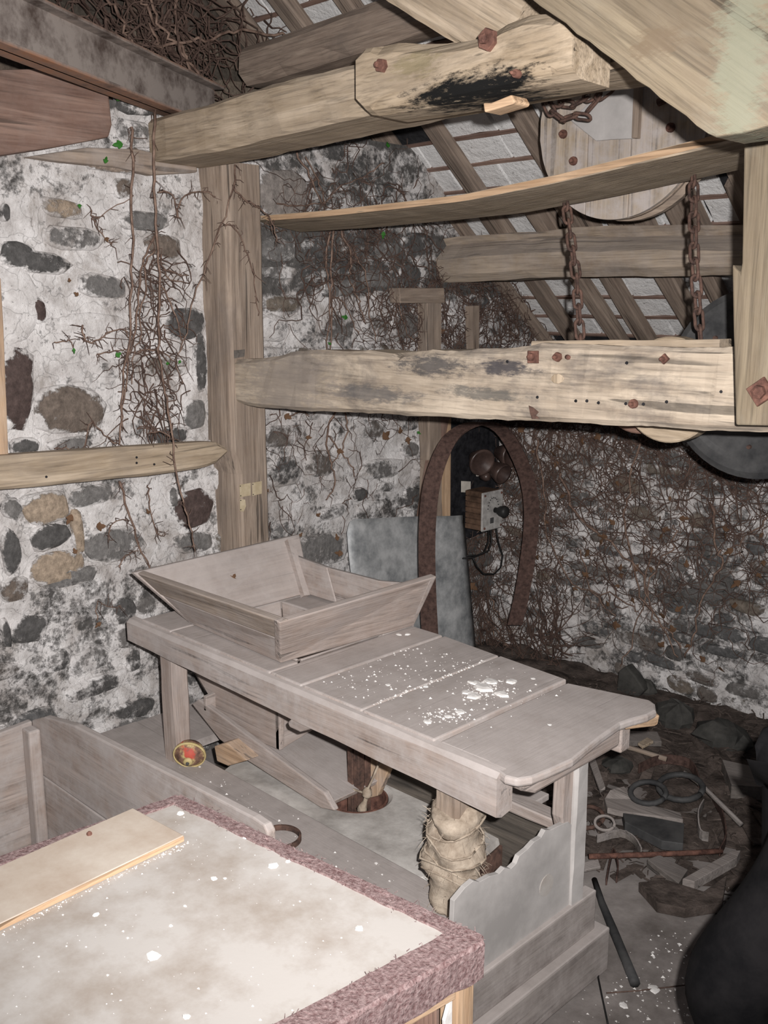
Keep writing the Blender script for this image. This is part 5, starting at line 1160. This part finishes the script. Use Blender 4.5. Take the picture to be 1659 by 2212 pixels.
for (u, v, gr, s) in ((838, 312, 1, .03), (828, 508, 1, .03), (745, 685, 1, .03), (712, 742, 1, .016), (905, 935, 1, .02), (835, 940, 0, .05), (865, 930, 0, .036), (882, 952, 0, .034), (735, 975, 0, .03), (650, 1155, 0, .02), (688, 1112, 0, .022), (732, 1195, 0, .035), (728, 1160, 0, .03), (955, 715, 0, .03), (1022, 1268, 0, .05), (960, 790, 0, .03), (870, 820, 0, .03)):
    leaf(iv3, PX(-2.83, u, v), (1, -.5, .1), s, gr == 1)
# tangle piled on the wall head, upper left
iv4 = thing('dead_ivy', 'thick tangle of dead ivy on the wall head above the tie beam', 'ivy', (-3.05, 1.9, 2.25))
g = G()
for k in range(210):
    u, v = random.gauss(350, 110), random.uniform(-30, 175); 
    if v > 40 + u * .33 and u < 440: v = random.uniform(-20, 40 + u * .3)
    p = PX(random.uniform(-3.2, -2.95), u, v); a = random.uniform(0, 6.28); pts = [p]
    for i in range(random.randint(7, 16)):
        a += random.gauss(0, .5); p = p + V((random.gauss(0, .008), math.cos(a) * .028, math.sin(a) * .028)); p.x = max(-3.23, min(-2.9, p.x)); pts.append(p)
    n = len(pts); rr = random.uniform(.002, .0045); g.tube(pts, [rr * (1 - .5 * i / n) for i in range(n)], 4, False)
tag(put('twig', g.mesh(), TWIG, iv4), kind='stuff')
for px in ([(225, -20), (270, 60), (300, 110), (310, 170)], [(320, -20), (345, 60), (385, 100), (420, 170)], [(385, -10), (380, 70), (410, 130), (470, 190)], [(300, -20), (330, 50), (350, 100), (440, 80), (540, 70), (630, 75)]):
    pts = smoothpts([PX(-2.98, *p) for p in px], 6, .006); put('stem', G().tube(pts, .005, 6).mesh(True), STEM, iv4)

# ------------------------------------------------------------------ the person at the right edge
def skin_obj(name, joints, edges, mat, parent, lev=2, M=Matrix()):
    me = bpy.data.meshes.new(name); me.from_pydata([j[0] for j in joints], edges, [])
    o = put(name, me, mat, parent, M); mo = o.modifiers.new('skin', 'SKIN'); mo.use_smooth_shade = True
    for i, j in enumerate(joints):
        r = j[1]; me.skin_vertices[0].data[i].radius = r if isinstance(r, tuple) else (r, r)
    me.skin_vertices[0].data[0].use_root = True
    s = o.modifiers.new('sub', 'SUBSURF'); s.levels = lev; s.render_levels = lev
    return o
FR = -RT                                              # the way the person faces
def bp_(f, s, z):                                      # forward of the hips, to the camera side, height
    return FW * 1.54 + RT * .775 + FR * f - FW * s + V((0, 0, z))
pe_ = thing('person', 'person in dark jacket and black trousers, cut off by the right edge', 'person', bp_(0, 0, 0))
J = [(bp_(-.02, 0, .92), (.12, .10)), (bp_(-.13, 0, 1.08), (.125, .095)), (bp_(-.20, 0, 1.28), (.15, .10)), (bp_(-.22, 0, 1.40), (.10, .075)), (bp_(-.20, 0, 1.47), .052), (bp_(-.185, 0, 1.55), .075), (bp_(-.19, 0, 1.64), .085), (bp_(-.20, 0, 1.70), .055),
     (bp_(.03, .09, .80), .075), (bp_(.185, .08, .50), .058), (bp_(.04, .08, .10), .042), (bp_(.16, .08, .04), .036), (bp_(-.01, -.09, .80), .075), (bp_(.0, -.10, .48), .058), (bp_(-.14, -.10, .10), .042), (bp_(-.02, -.10, .04), .036),
     (bp_(-.23, .19, 1.38), .055), (bp_(-.34, .24, 1.12), .042), (bp_(-.26, .22, .92), .032), (bp_(-.22, .21, .87), .030), (bp_(-.23, -.19, 1.38), .055), (bp_(-.34, -.24, 1.12), .042), (bp_(-.26, -.22, .92), .032), (bp_(-.22, -.21, .87), .030)]
Ed = [(0, 1), (1, 2), (2, 3), (3, 4), (4, 5), (5, 6), (6, 7), (0, 8), (8, 9), (9, 10), (10, 11), (0, 12), (12, 13), (13, 14), (14, 15), (3, 16), (16, 17), (17, 18), (18, 19), (3, 20), (20, 21), (21, 22), (22, 23)]
b0 = len(J)
for (base, sy) in ((19, 1), (23, -1)):
    c = J[base][0]
    for k in range(4):
        s = .012 * (k - 1.5); l_ = (.036, .042, .040, .032)[k]; n0 = len(J)
        q = c + FR * .02 + V((0, 0, s * 1.4)); J += [(q + FR * .012, .009), (q + FR * (.012 + l_) + V((0, 0, -.012)), .0085), (q + FR * (.010 + l_ * 1.5) - FW * (-sy) * .0 + V((0, 0, -.034)), .007)]
        Ed += [(base, n0), (n0, n0 + 1), (n0 + 1, n0 + 2)]
    n0 = len(J); J += [(c + V((0, 0, .026)) + FR * .004, .010), (c + V((0, 0, .042)) + FR * .032, .0085)]; Ed += [(base, n0), (n0, n0 + 1)]
body = skin_obj('body', J, Ed, SKIN, pe_)
skin_obj('trousers', [(bp_(-.02, 0, .97), (.16, .135)), (bp_(.03, .10, .80), .112), (bp_(.105, .09, .64), .096), (bp_(.215, .08, .50), .082), (bp_(.13, .08, .34), .072), (bp_(.03, .08, .14), .072), (bp_(-.01, -.10, .80), .112), (bp_(.0, -.10, .48), .08), (bp_(-.12, -.10, .14), .072)], [(0, 1), (1, 2), (2, 3), (3, 4), (4, 5), (0, 6), (6, 7), (7, 8)], BLACK, pe_)
skin_obj('jacket', [(bp_(.01, 0, .755), (.205, .175)), (bp_(-.07, 0, .95), (.17, .15)), (bp_(-.15, 0, 1.12), (.16, .135)), (bp_(-.20, 0, 1.30), (.17, .13)), (bp_(-.22, 0, 1.42), (.10, .085)), (bp_(-.23, .20, 1.38), .075), (bp_(-.34, .25, 1.12), .062), (bp_(-.26, .22, .94), .05), (bp_(-.23, -.20, 1.38), .075), (bp_(-.34, -.25, 1.12), .062), (bp_(-.26, -.22, .94), .05)], [(0, 1), (1, 2), (2, 3), (3, 4), (3, 5), (5, 6), (6, 7), (3, 8), (8, 9), (9, 10)], BLACK2, pe_)
for s, f in ((.08, .04), (-.10, -.14)):
    skin_obj('shoe', [(bp_(f - .03, s, .05), .05), (bp_(f + .08, s, .045), .048), (bp_(f + .18, s, .035), .038)], [(0, 1), (1, 2)], DARKM, pe_)
hd = bp_(-.185, 0, 1.60)
Mh = frame(hd, hd + FR)
g = G(); g.lathe([(.02, .108), (.06, .095), (.086, .065), (.092, .045), (.088, .038)], Matrix.Translation(hd - FR * .014 + V((0, 0, .015))), 20); put('hair', g.mesh(True), HAIR, pe_)
put('nose', G().tube([hd + FR * .078 + V((0, 0, .0)), hd + FR * .098 + V((0, 0, -.026)), hd + FR * .082 + V((0, 0, -.034))], [.007, .012, .009], 8).mesh(True), SKIN, pe_)
put('mouth', G().tube([hd + FR * .072 - FW * .02 + V((0, 0, -.058)), hd + FR * .08 + V((0, 0, -.058)), hd + FR * .072 + FW * .02 + V((0, 0, -.058))], .005, 6).mesh(True), simple('lips', (.38, .20, .16), (.44, .25, .20), 20), pe_)
for s in (-1, 1):
    e = put('eye', G().lathe([(.001, -.011), (.008, -.008), (.011, 0), (.008, .008), (.001, .011)], Matrix.Translation(hd + FR * .064 + FW * s * .031 + V((0, 0, .008))), 12).mesh(True), LABEL, pe_)
    put('iris', G().lathe([(.005, 0), (.004, .002)], Mh @ Matrix.Translation((.0742, s * .031, .008)) @ Matrix.Rotation(math.pi / 2, 4, 'Y'), 10).mesh(True), SLATEB, e)
    put('ear', G().lathe([(.006, -.03), (.014, -.016), (.016, .008), (.012, .026), (.004, .032)], Matrix.Translation(hd + FW * s * .082 - FR * .008), 10).mesh(True), SKIN, pe_)
